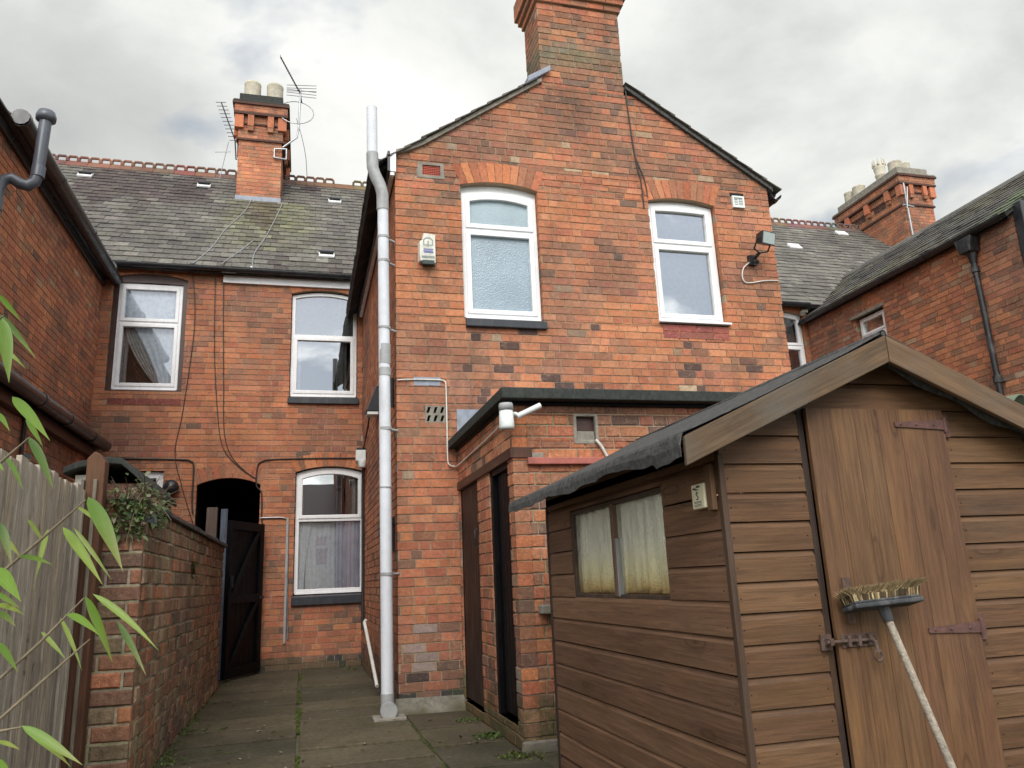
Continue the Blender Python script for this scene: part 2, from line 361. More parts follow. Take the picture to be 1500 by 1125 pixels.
# ------------------------------------------------------------------ brickwork
ORANGE=[(0.50,0.188,0.084),(0.48,0.175,0.080),(0.52,0.205,0.095),(0.46,0.168,0.080),(0.49,0.196,0.10)]
RED=[(0.43,0.15,0.08),(0.40,0.14,0.078),(0.45,0.16,0.084)]
DULL=[(0.34,0.15,0.085),(0.31,0.14,0.082),(0.35,0.165,0.095)]
DARK=[(0.22,0.12,0.082),(0.19,0.11,0.08),(0.25,0.13,0.085)]
BUFF=[(0.40,0.25,0.15),(0.44,0.31,0.20),(0.38,0.22,0.13)]
DARK2=[(0.13,0.075,0.062),(0.11,0.068,0.06),(0.155,0.08,0.06)]
BLUE=[(0.05,0.053,0.065),(0.065,0.062,0.07)]
def pick(w):
    t=rnd.random()*sum(x for _,x in w)
    for p,x in w:
        t-=x
        if t<=0: break
    c=rnd.choice(p); j=rnd.uniform(0.86,1.12); k=rnd.uniform(0.94,1.06)
    return (c[0]*j,c[1]*j*k,c[2]*j*k)
MORT=(0.37,0.275,0.19)

def brickwall(mb, F, v0, v1, course, span, pal, breaks=(), depth=0.1, bond='flemish3', jit=0.003, cham=0.0, joint=0.0115, mort=MORT, phase=0.0, ragged=0.0, voff=0.0):
    """lay every brick of a wall: span(v) gives the open intervals (u0,u1) at height v; F=(origin,U,V,N)"""
    O,U,W,Nn=F
    q=lambda u,v,n: O+U*u+W*v+Nn*n
    st=course*2.62
    hd=st/2
    k0=math.floor((v0-voff)/course)-1; cuts=[]
    k=k0
    while voff+k*course<v1+course: cuts.append(voff+k*course); k+=1
    vs=sorted(set([round(x,5) for x in cuts if v0<x<v1]+[v0,v1]+[round(b,5) for b in breaks if v0<b<v1]))
    cs=set(round(x,5) for x in cuts)
    for va,vb in zip(vs[:-1],vs[1:]):
        if vb-va<0.006: continue
        k=math.floor(((va+vb)/2-voff)/course)
        A=span(va+1e-4); B=span(vb-1e-4)
        if len(A)!=len(B): A=B=span((va+vb)/2)
        a=va+(joint/2 if va in cs else 0.0); b=vb-(joint/2 if vb in cs else 0.0)
        rr=random.Random(k*7919+13)
        if bond=='flemish3': seq=[st,st,st,hd]
        elif bond=='flemish': seq=[st,hd]
        elif bond=='header': seq=[hd]
        elif bond=='stretcher': seq=[st]
        else: seq=[st,st,hd] 
        P=sum(seq); off=(k%2)*(P/2 if bond!='stretcher' else st/2)+rr.uniform(-0.03,0.03)+phase+(rr.choice((0,st)) if bond=='flemish3' else 0)
        for (la,ra),(lb,rb) in zip(A,B):
            if max(ra-la,rb-lb)<0.01: continue
            mb.hexa([q(la+.004,va,-0.006),q(ra-.004,va,-0.006),q(rb-.004,vb,-0.006),q(lb+.004,vb,-0.006),q(la+.004,va,-depth),q(ra-.004,va,-depth),q(rb-.004,vb,-depth),q(lb+.004,vb,-depth)],
                    tuple(x*rr.uniform(0.85,1.12) for x in mort),1,U)
            lo=min(la,lb); hi=max(ra,rb)
            u=math.floor((lo-off)/P)*P+off; i=0
            while u<hi:
                w=seq[i%len(seq)]; i+=1
                if rr.random()<0.16 and w==st: w=hd
                e0=u+joint/2; e1=u+w-joint/2; u+=w
                # never let a sliver stand at the end of a run
                L0=max(e0,la); L1=max(e0,lb); R0=min(e1,ra); R1=min(e1,rb)
                if R0-L0<0.012 and R1-L1<0.012: continue
                R0=max(R0,L0+0.002); R1=max(R1,L1+0.002)
                um=(L0+R0)/2; vm=(va+vb)/2
                col=pal(um,vm); so=vn(um,vm,.75,O.y*.7+O.x)+.6*vn(um,vm,1.9,4+O.x)+.3*vn(um,vm,5.0,9); so=1-.34*max(0,min(1,so*1.5)); g_=(col[0]+col[1]+col[2])/3*.8; col=tuple((x*.93+g_*.07)*so*(.55+.45*so)+g_*(1-so)*.6 for x in col)
                n=rnd.uniform(0.0,jit)
                if ragged and rnd.random()<0.10: n-=rnd.uniform(0,ragged)*2
                j=lambda: rnd.uniform(-ragged,ragged) if ragged else 0.0
                uvo=(rnd.uniform(0,20),rnd.uniform(0,20))
                if cham:
                    c=cham
                    f=[q(L0+c+j(),a+c+j(),n),q(R0-c+j(),a+c+j(),n),q(R1-c+j(),b-c+j(),n),q(L1+c+j(),b-c+j(),n)]
                    g=[q(L0,a,n-c),q(R0,a,n-c),q(R1,b,n-c),q(L1,b,n-c)]
                    h=[q(L0,a,-depth+.002),q(R0,a,-depth+.002),q(R1,b,-depth+.002),q(L1,b,-depth+.002)]
                    vsx=f+g+h; fs=[(0,1,2,3)]
                    for z in range(4):
                        y=(z+1)%4; fs+=[(4+z,4+y,y,z),(8+z,8+y,4+y,4+z)]
                    mb.shared(vsx,fs,col,0,False,U,uvo)
                else:
                    mb.hexa([q(L0,a,n),q(R0,a,n),q(R1,b,n),q(L1,b,n),q(L0,a,-depth+.002),q(R0,a,-depth+.002),q(R1,b,-depth+.002),q(L1,b,-depth+.002)],col,0,U,uvo,skip=(1,))

def cut(base, holes):
    """open intervals of a row: base(v)->[(u0,u1)] minus rectangular holes (u0,u1,v0,v1)"""
    def f(v):
        iv=list(base(v))
        for (a,b,c,d) in holes:
            if c<v<d:
                o=[]
                for (x,y) in iv:
                    if b<=x or a>=y: o.append((x,y)); continue
                    if a>x: o.append((x,a))
                    if b<y: o.append((b,y))
                iv=o
        return iv
    return f
def arch_ring(mb, F, u0,u1,spring,rise,h,pal,n=None,depth=0.1,flare=0.06,proud=0.004):
    """segmental arch of bricks on edge"""
    O,U,W,Nn=F; q=lambda u,v,nn: O+U*u+W*v+Nn*nn
    w=u1-u0; n=n or int(round(w/0.078))
    R=(w*w/4+rise*rise)/(2*rise); cx=(u0+u1)/2; cy=spring+rise-R
    a0=math.asin(w/2/R)
    def pt(t,r): 
        a=-a0+2*a0*t
        return cx+r*sin(a), cy+r*cos(a)
    def top(t):
        u,v=pt(t,R); e=(2*t-1)*flare
        a=-a0+2*a0*t
        return u+e+h*sin(a)*0.6, v+h*(0.94+0.06*cos(a))
    for i in range(n):
        for (g,dn,m,c) in ((0.0,-0.006,1,MORT),(0.05,proud,0,None)):
            t0=(i+g)/n; t1=(i+1-g)/n
            A,B=pt(t0,R),pt(t1,R); C,D=top(t1),top(t0)
            if m==0: A=(A[0],A[1]+.001);B=(B[0],B[1]+.001)
            mb.hexa([q(*A,dn),q(*B,dn),q(*C,dn),q(*D,dn),q(*A,-depth),q(*B,-depth),q(*C,-depth),q(*D,-depth)], c or pal(0,0), m, W, (rnd.uniform(0,9),rnd.uniform(0,9)))
def arcloop(u0,u1,v0,vs,rise,n=10):
    """closed loop: up the sides to vs, then a segmental arc"""
    pts=[(u0,v0),(u1,v0)]
    if rise<=0.001: return pts+[(u1,vs),(u0,vs)]
    w=u1-u0; R=(w*w/4+rise*rise)/(2*rise); cx=(u0+u1)/2; cy=vs+rise-R; a0=math.asin(w/2/R)
    for i in range(n+1):
        a=a0-2*a0*i/n; pts.append((cx+R*sin(a),cy+R*cos(a)))
    return pts

# ------------------------------------------------------------------ windows
def drape(mb, F, u0,u1,v0,v1,n, folds=7, amp=0.02, col=(1,1,1), edge=None, segs=40, rows=8):
    O,U,W,Nn=F; vs=[];fs=[]
    for j in range(rows+1):
        t=j/rows; v=v0+(v1-v0)*t
        for i in range(segs+1):
            s=i/segs; a,b=(u0,u1) if edge is None else edge(t)
            u=a+(b-a)*s
            vs.append(O+U*u+W*v+Nn*(n+amp*sin(s*folds*2*pi+0.6*sin(t*3))*(0.5+0.5*(1-t))))
    for j in range(rows):
        for i in range(segs):
            k=j*(segs+1)+i; fs.append((k,k+1,k+segs+2,k+segs+1))
    mb.shared(vs,fs,col,0,True)
def window(parent, F, u0,u1,v0,v1, rise=0.0, trans=None, fw=0.055, panes=('glass','glass'), sill=None, sillmat='blacksill', room=0.5,
           inset=-0.065, label=None, inner_rise=None, lowersash=True, uppersash=True, sillh=0.12, sillout=0.05, sw=0.04):
    """upvc casement in a wall frame F; trans = height of the transom; returns the window part"""
    O,U,W,Nn=F
    mb=MB(); n0,n1=inset-0.06,inset
    ir=rise if inner_rise is None else inner_rise
    vs=v1-rise
    mb.ring(F, arcloop(u0,u1,v0,vs,rise), arcloop(u0+fw,u1-fw,v0+fw,(v1-fw-ir) ,ir,10), n0,n1)  if (ir>0.001)==(rise>0.001) else mb.ring(F, arcloop(u0,u1,v0,vs,rise), arcloop(u0+fw,u1-fw,v0+fw,v1-fw-0.01,0.0101,10), n0,n1)
    if trans: mb.fbox(F,u0+fw-.002,u1-fw+.002,trans-fw*0.5,trans+fw*0.5,n0+.003,n1-.003)
    lights=[]
    if trans: lights=[(v0+fw,trans-fw*.5,0,lowersash),(trans+fw*.5,v1-fw,ir,uppersash)]
    else: lights=[(v0+fw,v1-fw,ir,True)]
    gl=[]
    for (a,b,r,sash) in lights:
        if sash:
            p=0.012
            lo=arcloop(u0+fw-.012,u1-fw+.012,a-.012,b+.012-r,r) if r>0.001 else arcloop(u0+fw-.012,u1-fw+.012,a-.012,b+.012,0)
            li=arcloop(u0+fw+sw,u1-fw-sw,a+sw,b-sw-r*0.85,r*0.85) if r>0.001 else arcloop(u0+fw+sw,u1-fw-sw,a+sw,b-sw,0)
            mb.ring(F,lo,li,n0+.01,n1+p)
            gl.append(li)
        else:
            gl.append(arcloop(u0+fw-.004,u1-fw+.004,a-.004,b+.004-r,r))
    # drip bar
    mb.fbox(F,u0+.012,u1-.012,v0-.018,v0-.001,n0+.01,n1+.03)
    w=mb.build('window',MT['upvc'],parent,bevel=0.006)
    if label: w['label']=label
    for pts,g in zip(gl,panes):
        pm=MB(); pm.face([O+U*x+W*y+Nn*(n1-.03) for x,y in pts],(1,1,1),0,U)
        pm.build('pane',MT[g],w)
    if sill:
        sm=MB(); s0,s1=sill; 
        sm.hexa([O+U*s0+W*(v0-.02-sillh)+Nn*sillout, O+U*s1+W*(v0-.02-sillh)+Nn*sillout, O+U*s1+W*(v0-.045)+Nn*sillout, O+U*s0+W*(v0-.045)+Nn*sillout,
                 O+U*s0+W*(v0-.02-sillh)+Nn*-.1, O+U*s1+W*(v0-.02-sillh)+Nn*-.1, O+U*s1+W*(v0-.019)+Nn*-.1, O+U*s0+W*(v0-.019)+Nn*-.1])
        sm.build('sill',MT[sillmat],w,bevel=0.008)
    if room:
        rm=MB(); a,b,c,d=u0-.3,u1+.3,v0-.3,v1+.15; m0=n0-.012; m1=n0-room
        q=lambda u,v,n:O+U*u+W*v+Nn*n
        P=[q(a,c,m0),q(b,c,m0),q(b,d,m0),q(a,d,m0),q(a,c,m1),q(b,c,m1),q(b,d,m1),q(a,d,m1)]
        rm.shared(P,[(4,5,6,7),(0,1,5,4),(3,7,6,2),(0,4,7,3),(1,2,6,5)])
        rm.build('interior',MT['room'],w)
    return w

# ------------------------------------------------------------------ slates
SLATES=[(0.125,0.118,0.104),(0.135,0.127,0.112),(0.117,0.109,0.098),(0.143,0.135,0.117),(0.128,0.115,0.103),(0.155,0.147,0.127),(0.107,0.098,0.092)]
def slates(mb, O, U, S, Nn, s0, s1, span, w=0.215, g=0.225, tint=None, lift=0.018, holes=()):
    k=0; s=s0
    while s<s1-0.01:
        L=g*1.25; 
        for (a,b) in span(s+g*.5):
            u=math.floor(a/w)*w+(w/2 if k%2 else 0)-w
            while u<b:
                l=max(u+.003,a); r=min(u+w-.003,b); u+=w
                if r-l<0.02: continue
                um=(l+r)/2
                if any(h[0]<um<h[1] and h[2]<s+g*.5<h[3] for h in holes): continue
                c=rnd.choice(SLATES); j=rnd.uniform(0.86,1.14)
                t=(1,1,1) if tint is None else tint(um,s)
                c=(c[0]*j*t[0],c[1]*j*t[1],c[2]*j*t[2])
                z=rnd.uniform(-.004,.004); ds=rnd.uniform(-.008,.008); sk=rnd.uniform(-.006,.006)
                if rnd.random()<.02: ds-=rnd.uniform(.01,.04)
                q=lambda uu,ss,n:O+U*uu+S*ss+Nn*n
                n=lift+.004+z; m=.004+z
                mb.hexa([q(l,s+ds,n),q(r,s+ds+sk,n),q(r,s+L+ds,m),q(l,s+L+ds,m),q(l,s+ds,n-.014),q(r,s+ds+sk,n-.014),q(r,s+L+ds,m-.006),q(l,s+L+ds,m-.006)],c,0,U)
        s+=g; k+=1
def ridge_crest(mb, x0,x1,y,z,axis=Vx,side=Vy,pitch=0.2,drop=0.16,slope=0.9,col=(0.18,0.10,0.07)):
    """angle ridge tiles with a pierced crest of loops"""
    n=int((x1-x0)/ (pitch*2)); L=(x1-x0)/n
    base=axis*0
    for i in range(n):
        a=x0+i*L+.004; b=x0+(i+1)*L-.004
        c=tuple(v*rnd.uniform(.75,1.2) for v in col)
        o=lambda u,sd,zz: (axis*u+side*(y+sd)+Vz*zz) 
        h=drop*slope
        pr=[(-drop,-h),(0,.03),(drop,-h),(drop,-h-.02),(0,0),(-drop,-h-.02)]
        vs=[o(a,p,z+q) for p,q in pr]+[o(b,p,z+q) for p,q in pr]
        fs=[(i2,(i2+1)%6,6+(i2+1)%6,6+i2) for i2 in range(6)]+[(0,5,4,1),(1,4,3,2),(6,7,10,11),(7,8,9,10)]
        mb.shared(vs,fs,c,0)
        for j in range(2):
            u0=a+j*L/2+.012; u1=u0+L/2-.024
            if rnd.random()<.03: continue
            path=[o(u0,0,z+.02),o(u0,0,z+.085),o(u0+.03,0,z+.125),o(u1-.03,0,z+.125),o(u1,0,z+.085),o(u1,0,z+.02)]
            mb.tube(path,[.028]*6,6,c,0,True,True)
            mb.box(*(0,0,0,0,0,0)) if False else None

def gutter(parent, p0, p1, r=0.06, mat='blackpl', brackets=0.9, out=None, name='gutter', seam=True):
    """half-round gutter with brackets and unions"""
    mb=MB(); d=(p1-p0); L=d.length; d.normalize(); o=out or d.cross(Vz).normalized(); n=10
    prof=[]
    for k in range(n+1):
        a=pi+pi*k/n; prof.append((cos(a)*r,sin(a)*r*1.05))
    prof2=[(x*.9,y*.9) for x,y in prof][::-1]
    pr=prof+prof2; m=len(pr)
    for (s0,s1,sc) in [(0,L,1.0)]+[(x-.02,x+.02,1.1) for x in [L*t for t in (.02,.36,.7,.98)]]+[(x-.008,x+.008,1.16) for x in [brackets*(i+.5) for i in range(int(L/brackets))]]:
        vs=[p0+d*s0+o*x*sc+Vz*y*sc for x,y in pr]+[p0+d*s1+o*x*sc+Vz*y*sc for x,y in pr]
        fs=[(i,(i+1)%m,m+(i+1)%m,m+i) for i in range(m)]+[tuple(range(m-1,-1,-1)),tuple(range(m,2*m))]
        mb.shared(vs,fs,(1,1,1),0)
    return mb.build(name,MT[mat],parent)
def pipe(parent, path, r, mat, collars=(), name='downpipe', collmat=None, brackets=(), n=14):
    mb=MB(); mb.tube(path,r,n); o=mb.build(name,MT[mat],parent)
    if collars:
        for (p,d,hh,k) in collars:
            c=MB(); c.tube([p-d*hh,p+d*hh],r*k,n)
            c.build('pipe_collar',MT[collmat or mat],o)
    if brackets:
        for (p,toward,hh) in brackets:
            c=MB(); c.tube([p-Vz*hh,p+Vz*hh],r*1.1,n); c.tube([p,p+toward],.014,6)
            c.build('pipe_bracket',MT[collmat or mat],o)
    return o
def cable(path, r, mat, label, cat='cable', parent=None, name='cable', sag=None, group=None):
    """smooth cable through the given points"""
    pts=[Vector(p) for p in path]; out=[]
    P=[pts[0]]+pts+[pts[-1]]
    for i in range(1,len(P)-2):
        for t in range(6):
            t/=6; a,b,c,d=P[i-1],P[i],P[i+1],P[i+2]
            out.append(0.5*((2*b)+(c-a)*t+(2*a-5*b+4*c-d)*t*t+(3*b-a-3*c+d)*t**3))
    out.append(pts[-1])
    mb=MB(); mb.tube(out,r,6); o=mb.build(name,MT[mat],parent)
    if label: tag(o,label,cat,group)
    return o

G=-1.12
def FS(y): return (V(0,y,0),Vx,Vz,-Vy)           # wall facing the yard (u = x)
def FE(x): return (V(x,0,0),Vy,Vz,Vx)            # wall facing right (u = y)
def FW(x): return (V(x,0,0),-Vy,Vz,-Vx)          # wall facing left (u = -y)

# ================================================================== SETTING
mb=MB(); mb.face([V(-90,-60,G-.019),V(90,-60,G-.019),V(90,120,G-.019),V(-90,120,G-.019)])
mb.build('ground',MT['soil'],None,kind='structure')
mb=MB()
SL=[(0.088,0.073,0.046),(0.080,0.069,0.044),(0.098,0.08,0.05),(0.07,0.063,0.04),(0.09,0.074,0.046)]
colsx=[(-.93,-.005),(.005,.895),(.905,1.5),(1.51,2.4),(2.41,3.3),(-1.86,-.94)]
for ci,(a,b) in enumerate(colsx):
    y=-4+(ci%3)*.11
    while y<12.6:
        L=.63 if ci!=2 else .74
        c=rnd.choice(SL); j=rnd.uniform(.8,1.2); c=tuple(x*j for x in c)
        t=[rnd.uniform(-.012,.012) for _ in range(4)]; g=.009
        z=G-.004
        if not (ci==5 and y>5.2):
            mb.hexa([V(a+g,y+g,z+t[0]),V(b-g,y+g,z+t[1]),V(b-g,y+L-g,z+t[2]),V(a+g,y+L-g,z+t[3]),V(a+g,y+g,z-.05),V(b-g,y+g,z-.05),V(b-g,y+L-g,z-.05),V(a+g,y+L-g,z-.05)],c,0,Vx,(rnd.uniform(0,9),rnd.uniform(0,9)))
        y+=L
mb.build('paving',MT['slab'],None,bevel=0.007,kind='structure')

# ================================================================== MAIN HOUSE
house=thing('terraced_house',(2.0,7.4,G),'red brick terraced house with chimneyed gable wing and slate roofed rear range','house')
YG,YB=7.4,12.0
CG,CB=0.0835,0.0845
def gl(v):
    if v<4.44: return .86
    if v<4.50: return .86+(v-4.44)*1.4
    return min(max(.944+(v-4.50)/.70,.86),2.55)
def gr(v):
    return 5.36 if v<4.46 else max(5.38-(v-4.46)/.635,3.59)
def palG(u,v):
    n=vn(u,v,1.1,3.1); n2=vn(u,v,2.3,8.7)
    if v>4.15:     # weathered gable head
        w=[(RED,.38),(DULL,.36+max(0,n)*.6),(ORANGE,.30-min(0,n)*.4),(DARK,.08),(BUFF,.035)]
        if v>5.0 and 2.5<u<3.7: w=[(RED,.38),(DULL,.5),(DARK,.2),(ORANGE,.08)]
    elif 1.6<v<2.6 and u>1.5:
        w=[(ORANGE,.62),(DARK2,.09+max(0,n)*.3),(RED,.16),(DULL,.10),(BUFF,.015)]
    elif v<-.35:
        w=[(RED,.42),(DULL,.3),(DARK,.12),(ORANGE,.22),(BUFF,.02)]
        if u>1.0 and v>-.98 and vn(u,v,1.7,12.2)>-.12: w=[([(.40,.30,.25),(.34,.25,.22),(.30,.22,.21)],.5),(RED,.3),(DARK2,.2)]
    elif v<.7: w=[(RED,.42),(ORANGE,.42),(DULL,.14),(DARK,.04)]
    else: w=[(ORANGE,.74),(RED,.16),(DULL,.07+max(0,n2)*.3),(DARK,.008+max(0,-n2)*.05),(BUFF,.006)]
    if v<-.95: w=[(BLUE,.6),(DARK,.3),(DULL,.3)]
    c=pick(w)
    f=max(0,min(1,(v-4.3)/.9))*max(0,1-abs(u-3.0)/1.5)*max(0,min(1,.6+1.2*vn(u,v,1.3,17)))*.55
    return tuple(a*(1-f)+b*f for a,b in zip(c,(.185,.095,.068)))
holesG=[(1.565,2.425,2.62,4.29),(3.765,4.615,2.66,4.28),(1.14,1.345,1.525,1.695),(1.11,1.36,4.21,4.36),(4.865,5.005,4.17,4.31)]
mb=MB(); F=FS(YG)
spanG=cut(lambda v:[(gl(v),gr(v))],holesG)
brk=[2.62,4.29,2.66,4.28,1.525,1.695,4.21,4.36,4.17,4.31,4.44]
brickwall(mb,F,G-.02,5.52,CG,spanG,palG,brk,depth=.11,jit=.004,voff=G)
palArch=lambda u,v: pick([(ORANGE,.45),(RED,.4),(DULL,.2)])
arch_ring(mb,F,1.565,2.425,4.15,.062,.235,palArch)
arch_ring(mb,F,3.765,4.615,4.165,.056,.235,palArch)
# red patch courses under the right window
for i in range(2):
    for j in range(4):
        c=(0.30*rnd.uniform(.8,1.1),.10*rnd.uniform(.8,1.1),.075)
        mb.fbox(F,3.80+j*.205,3.80+j*.205+.197,2.505+i*.08,2.505+i*.08+.072,.001,.0075,c,0,Vx,(rnd.random()*9,0))
mb.build('wall',[MT['brick'],MT['mortar']],house)
# side wall of the wing (faces left)
mb=MB()
palS=lambda u,v: pick([(ORANGE,.6),(RED,.25),(DULL,.12),(DARK,.05)] if v>-.8 else [(DULL,.4),(DARK,.4),(BLUE,.2)])
brickwall(mb,FW(.862),G-.02,4.42,CG,lambda v:[(-YB-.01,-YG-.112)],palS,depth=.11,voff=G)
mb.build('wall',[MT['brick'],MT['mortar']],house)
mb=MB()
brickwall(mb,FE(5.358),G-.02,4.42,CG,lambda v:[(YG+.112,YB+.01)],palS,depth=.11,voff=G)
mb.build('wall',[MT['brick'],MT['mortar']],house)
# plinth flaunching
mb=MB(); mb.prism([V(.80,7.30,G-.05),V(1.50,7.27,G-.05),V(1.5,7.30,G+.05),V(1.5,7.40,G+.13),V(.84,7.40,G+.14),V(.82,7.33,G+.05)][0:2]+[V(1.5,7.39,G+.12),V(.83,7.39,G+.13)],V(0,.02,-.05))
mb.c=[(.2,.185,.15)]*len(mb.c); mb.build('plinth',MT['mossconcrete'],house,bevel=.01)

# rear range wall
def palB(u,v):
    n=vn(u,v,.9,5.5)
    if v<.5: w=[(RED,.5),(ORANGE,.22),(DULL,.26),(DARK,.1)]
    else: w=[(ORANGE,.66),(RED,.22),(DULL,.10+max(0,n)*.35),(DARK,.008+max(0,-n)*.05),(BUFF,.006)]
    if v<-.98: w=[(BLUE,.5),(DARK,.4)]
    return pick(w)
WUL=(-2.83,-1.79,2.90,4.72); WUR=(-.25,.78,2.85,4.62); WLR=(-.12,.91,-.11,1.86); WSM=(-2.5,-1.955,.85,1.725); ARC=(-1.50,-.62,G-.03,1.62)
holesB=[WUL[:2]+(2.90,4.78),WUR[:2]+(2.85,4.66),WLR[:2]+(-.11,1.84),WSM,ARC]
mb=MB(); F=FS(YB)
brickwall(mb,F,G-.02,4.86,CB,cut(lambda v:[(-3.15,.86)],holesB),palB,[2.90,4.78,2.85,4.66,-.11,1.84,.85,1.725,1.62],depth=.11,jit=.004,voff=G)
arch_ring(mb,F,*WUR[:2],4.545,.075,.2,palArch)
arch_ring(mb,F,*WLR[:2],1.695,.085,.2,palArch)
arch_ring(mb,F,*WUL[:2],4.665,.085,.14,palArch)
arch_ring(mb,F,*ARC[:2],1.515,.10,.2,lambda u,v: pick([(RED,.6),(DULL,.4)]))
for j in range(5):
    mb.fbox(F,-2.78+j*.2,-2.78+j*.2+.192,2.70,2.79,.001,.0075,(.2,.06,.05),0,Vx,(rnd.random()*9,0))
mb.build('wall',[MT['brick'],MT['mortar']],house)
# tunnel passage behind the arch
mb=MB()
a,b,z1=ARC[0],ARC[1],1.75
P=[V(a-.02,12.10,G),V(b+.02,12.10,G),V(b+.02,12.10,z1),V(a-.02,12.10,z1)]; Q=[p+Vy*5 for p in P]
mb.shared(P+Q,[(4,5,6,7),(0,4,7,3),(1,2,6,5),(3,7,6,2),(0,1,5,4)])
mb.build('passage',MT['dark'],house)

# rear roof
RS=(1,.907); Sdir=V(0,1,.907).normalized(); Nr=V(0,-.907,1).normalized(); slope_len=4.36*sqrt(1+.907**2)
vents=[(-4.36,15.58),(-2.13,15.55),(.50,15.25),(.29,12.62)]
def rooftint(u,s):
    n=vn(u,s*.5,1.2,2.2); n2=vn(u,s*.6,.9,7.7)
    t=[1+.18*n]*3
    streak=vn(u*1.6,s*.25,1.3,4.4)
    sk=max(0,min(1,(streak-.08)*5)); t=[t[0]*(1-.36*sk),t[1]*(1-.46*sk),t[2]*(1-.42*sk)]
    # lichen wash below the chimney
    d=abs(u+.75-(-.25 if u<-.7 else .25))/.75
    if s>1.0 and s<4.2 and d<1: f=min(1,1.5*(1-d))*rnd.uniform(.3,1.0)*(1 if s>2.2 else .6); t=[t[0]*(1+.20*f),t[1]*(1+.28*f),t[2]*(1-.2*f)]
    if rnd.random()<.04: t=[x*1.35 for x in t]
    return t
def vent_holes(): return [(x-.13,x+.13,((y-11.86)*sqrt(1+.907**2))-.16,((y-11.86)*sqrt(1+.907**2))+.02) for x,y in vents]
O=V(0,11.86,4.85-.067)
mb=MB()
span_roof=lambda s:[(-6.6,2.6)]
slates(mb,O,Vx,Sdir,Nr,0,slope_len+.12,span_roof,tint=rooftint,holes=vent_holes())
L=slope_len+.14
mb.hexa([O+Vx*-6.6,O+Vx*2.6,O+Vx*2.6+Sdir*L,O-Vx*6.6+Sdir*L,O+Vx*-6.6-Nr*.03,O+Vx*2.6-Nr*.03,O+Vx*2.6+Sdir*L-Nr*.03,O-Vx*6.6+Sdir*L-Nr*.03],(.03,.03,.03))
# far slope
Lf=[V(-6.6,16.3,8.78),V(2.6,16.3,8.78),V(2.6,20.6,4.85),V(-6.6,20.6,4.85)]
mb.face(Lf,(.1,.1,.1))
roof=mb.build('roof',MT['slate'],house)
mb=MB(); ridge_crest(mb,-6.6,2.6,16.3,8.85)
mb.build('ridge_tiles',MT['ridge'],roof)
for x,y in vents:
    z=4.85+.907*(y-12)+.085; vm=MB()
    c=V(x,y,z)
    q=lambda u,s,n:c+Vx*u+Sdir*s+Nr*n
    vm.hexa([q(-.13,-.11,.03),q(.13,-.11,.03),q(.13,.11,.055),q(-.13,.11,.055),q(-.13,-.11,.0),q(.13,-.11,.0),q(.13,.11,0),q(-.13,.11,0)],(1,1,1),0)
    vm.fbox((c,Vx,Sdir,Nr),-.11,.11,-.035,.04,.0,.075,(1,1,1),1)
    vm.hexa([q(-.13,.03,.08),q(.13,.03,.08),q(.13,.14,.06),q(-.13,.14,.06),q(-.13,.03,.06),q(.13,.03,.06),q(.13,.14,.04),q(-.13,.14,.04)],(1,1,1),2)
    vm.build('roof_vent',[MT['lead'] if False else MT['upvc'],MT['dark'],MT['greypl']],roof)
# eaves
gutter(house,V(-3.0,11.83,4.845),V(.74,11.83,4.835),.055,out=-Vy)
mb=MB(); mb.box(-1.28,.72,11.955,11.995,4.655,4.78); mb.build('fascia',MT['upvc'],house,bevel=.004)

# windows of the rear range
F=FS(YB)
w=window(house,F,-2.76,-1.86,2.945,4.60,0,trans=3.98,panes=('glassnet','glassnet'),label='window with swagged net curtains and brown surround',room=.7)
mb=MB(); mb.ring(F,arcloop(-2.825,-1.795,2.905,4.66,.088),arcloop(-2.765,-1.855,2.94,4.60,.001 if False else 0.0101,10),-.10,-.04)
mb.build('surround',MT['brownpaint'],w)
mb=MB(); drape(mb,F,-2.75,-2.6,2.95,3.96,-.22,3,.02,(1,1,1)); mb.build('curtain',MT['netgrey'],w)
mb=MB(); drape(mb,F,0,0,2.98,3.96,-.18,5,.014,edge=lambda t:(-2.66+.52*(1-t)**1.6+.0,-2.54+.46*(1-t)**.8),segs=30,rows=12)
mb.build('curtain',MT['netgrey'],w)
mb=MB(); drape(mb,F,-2.72,-1.93,3.99,4.56,-.145,9,.01); mb.build('curtain',MT['net'],w)
mb=MB(); drape(mb,F,0,0,2.98,3.96,-.17,5,.014,edge=lambda t:(-2.12-.42*t**1.3,-1.90+.0*t),segs=24,rows=14); mb.build('curtain',MT['net'],w)
w=window(house,F,-.24,.77,2.885,4.60,.07,trans=3.86,sill=(-.27,.80),panes=('glass','glass'),label='arch topped window reflecting sky under white fascia',inner_rise=.06,uppersash=False)
mb=MB(); drape(mb,F,-.20,.72,3.88,4.55,-.17,11,.008); mb.build('curtain',MT['netgrey'],w)
mb=MB(); drape(mb,F,.46,.62,2.95,3.84,-.2,2,.015); mb.build('curtain',MT['netgrey'],w)
mb=MB(); drape(mb,F,-.18,-.09,2.95,3.84,-.2,2,.01); mb.build('curtain',MT['net'],w)
w=window(house,F,-.11,.90,-.075,1.765,.085,trans=.985,sill=(-.14,.92),panes=('glassdark','glassdark'),label='ground floor arch topped window with blue grey curtain',sillh=.15,lowersash=False,room=1.2)
mb=MB(); drape(mb,F,.50,.86,-.03,.95,-.17,6,.02); mb.build('curtain',MT['bluecurtain'],w)
mb=MB(); drape(mb,F,.05,.52,-.03,.95,-.21,7,.012); mb.build('curtain',MT['net'],w)
mb=MB(); drape(mb,F,0,0,-.03,.95,-.165,4,.015,edge=lambda t:(-.07,.03+.10*t*t),segs=16); mb.build('curtain',MT['net'],w)
mb=MB(); drape(mb,F,-.07,.0,1.0,1.6,-.22,2,.012); mb.build('curtain',MT['netgrey'],w)
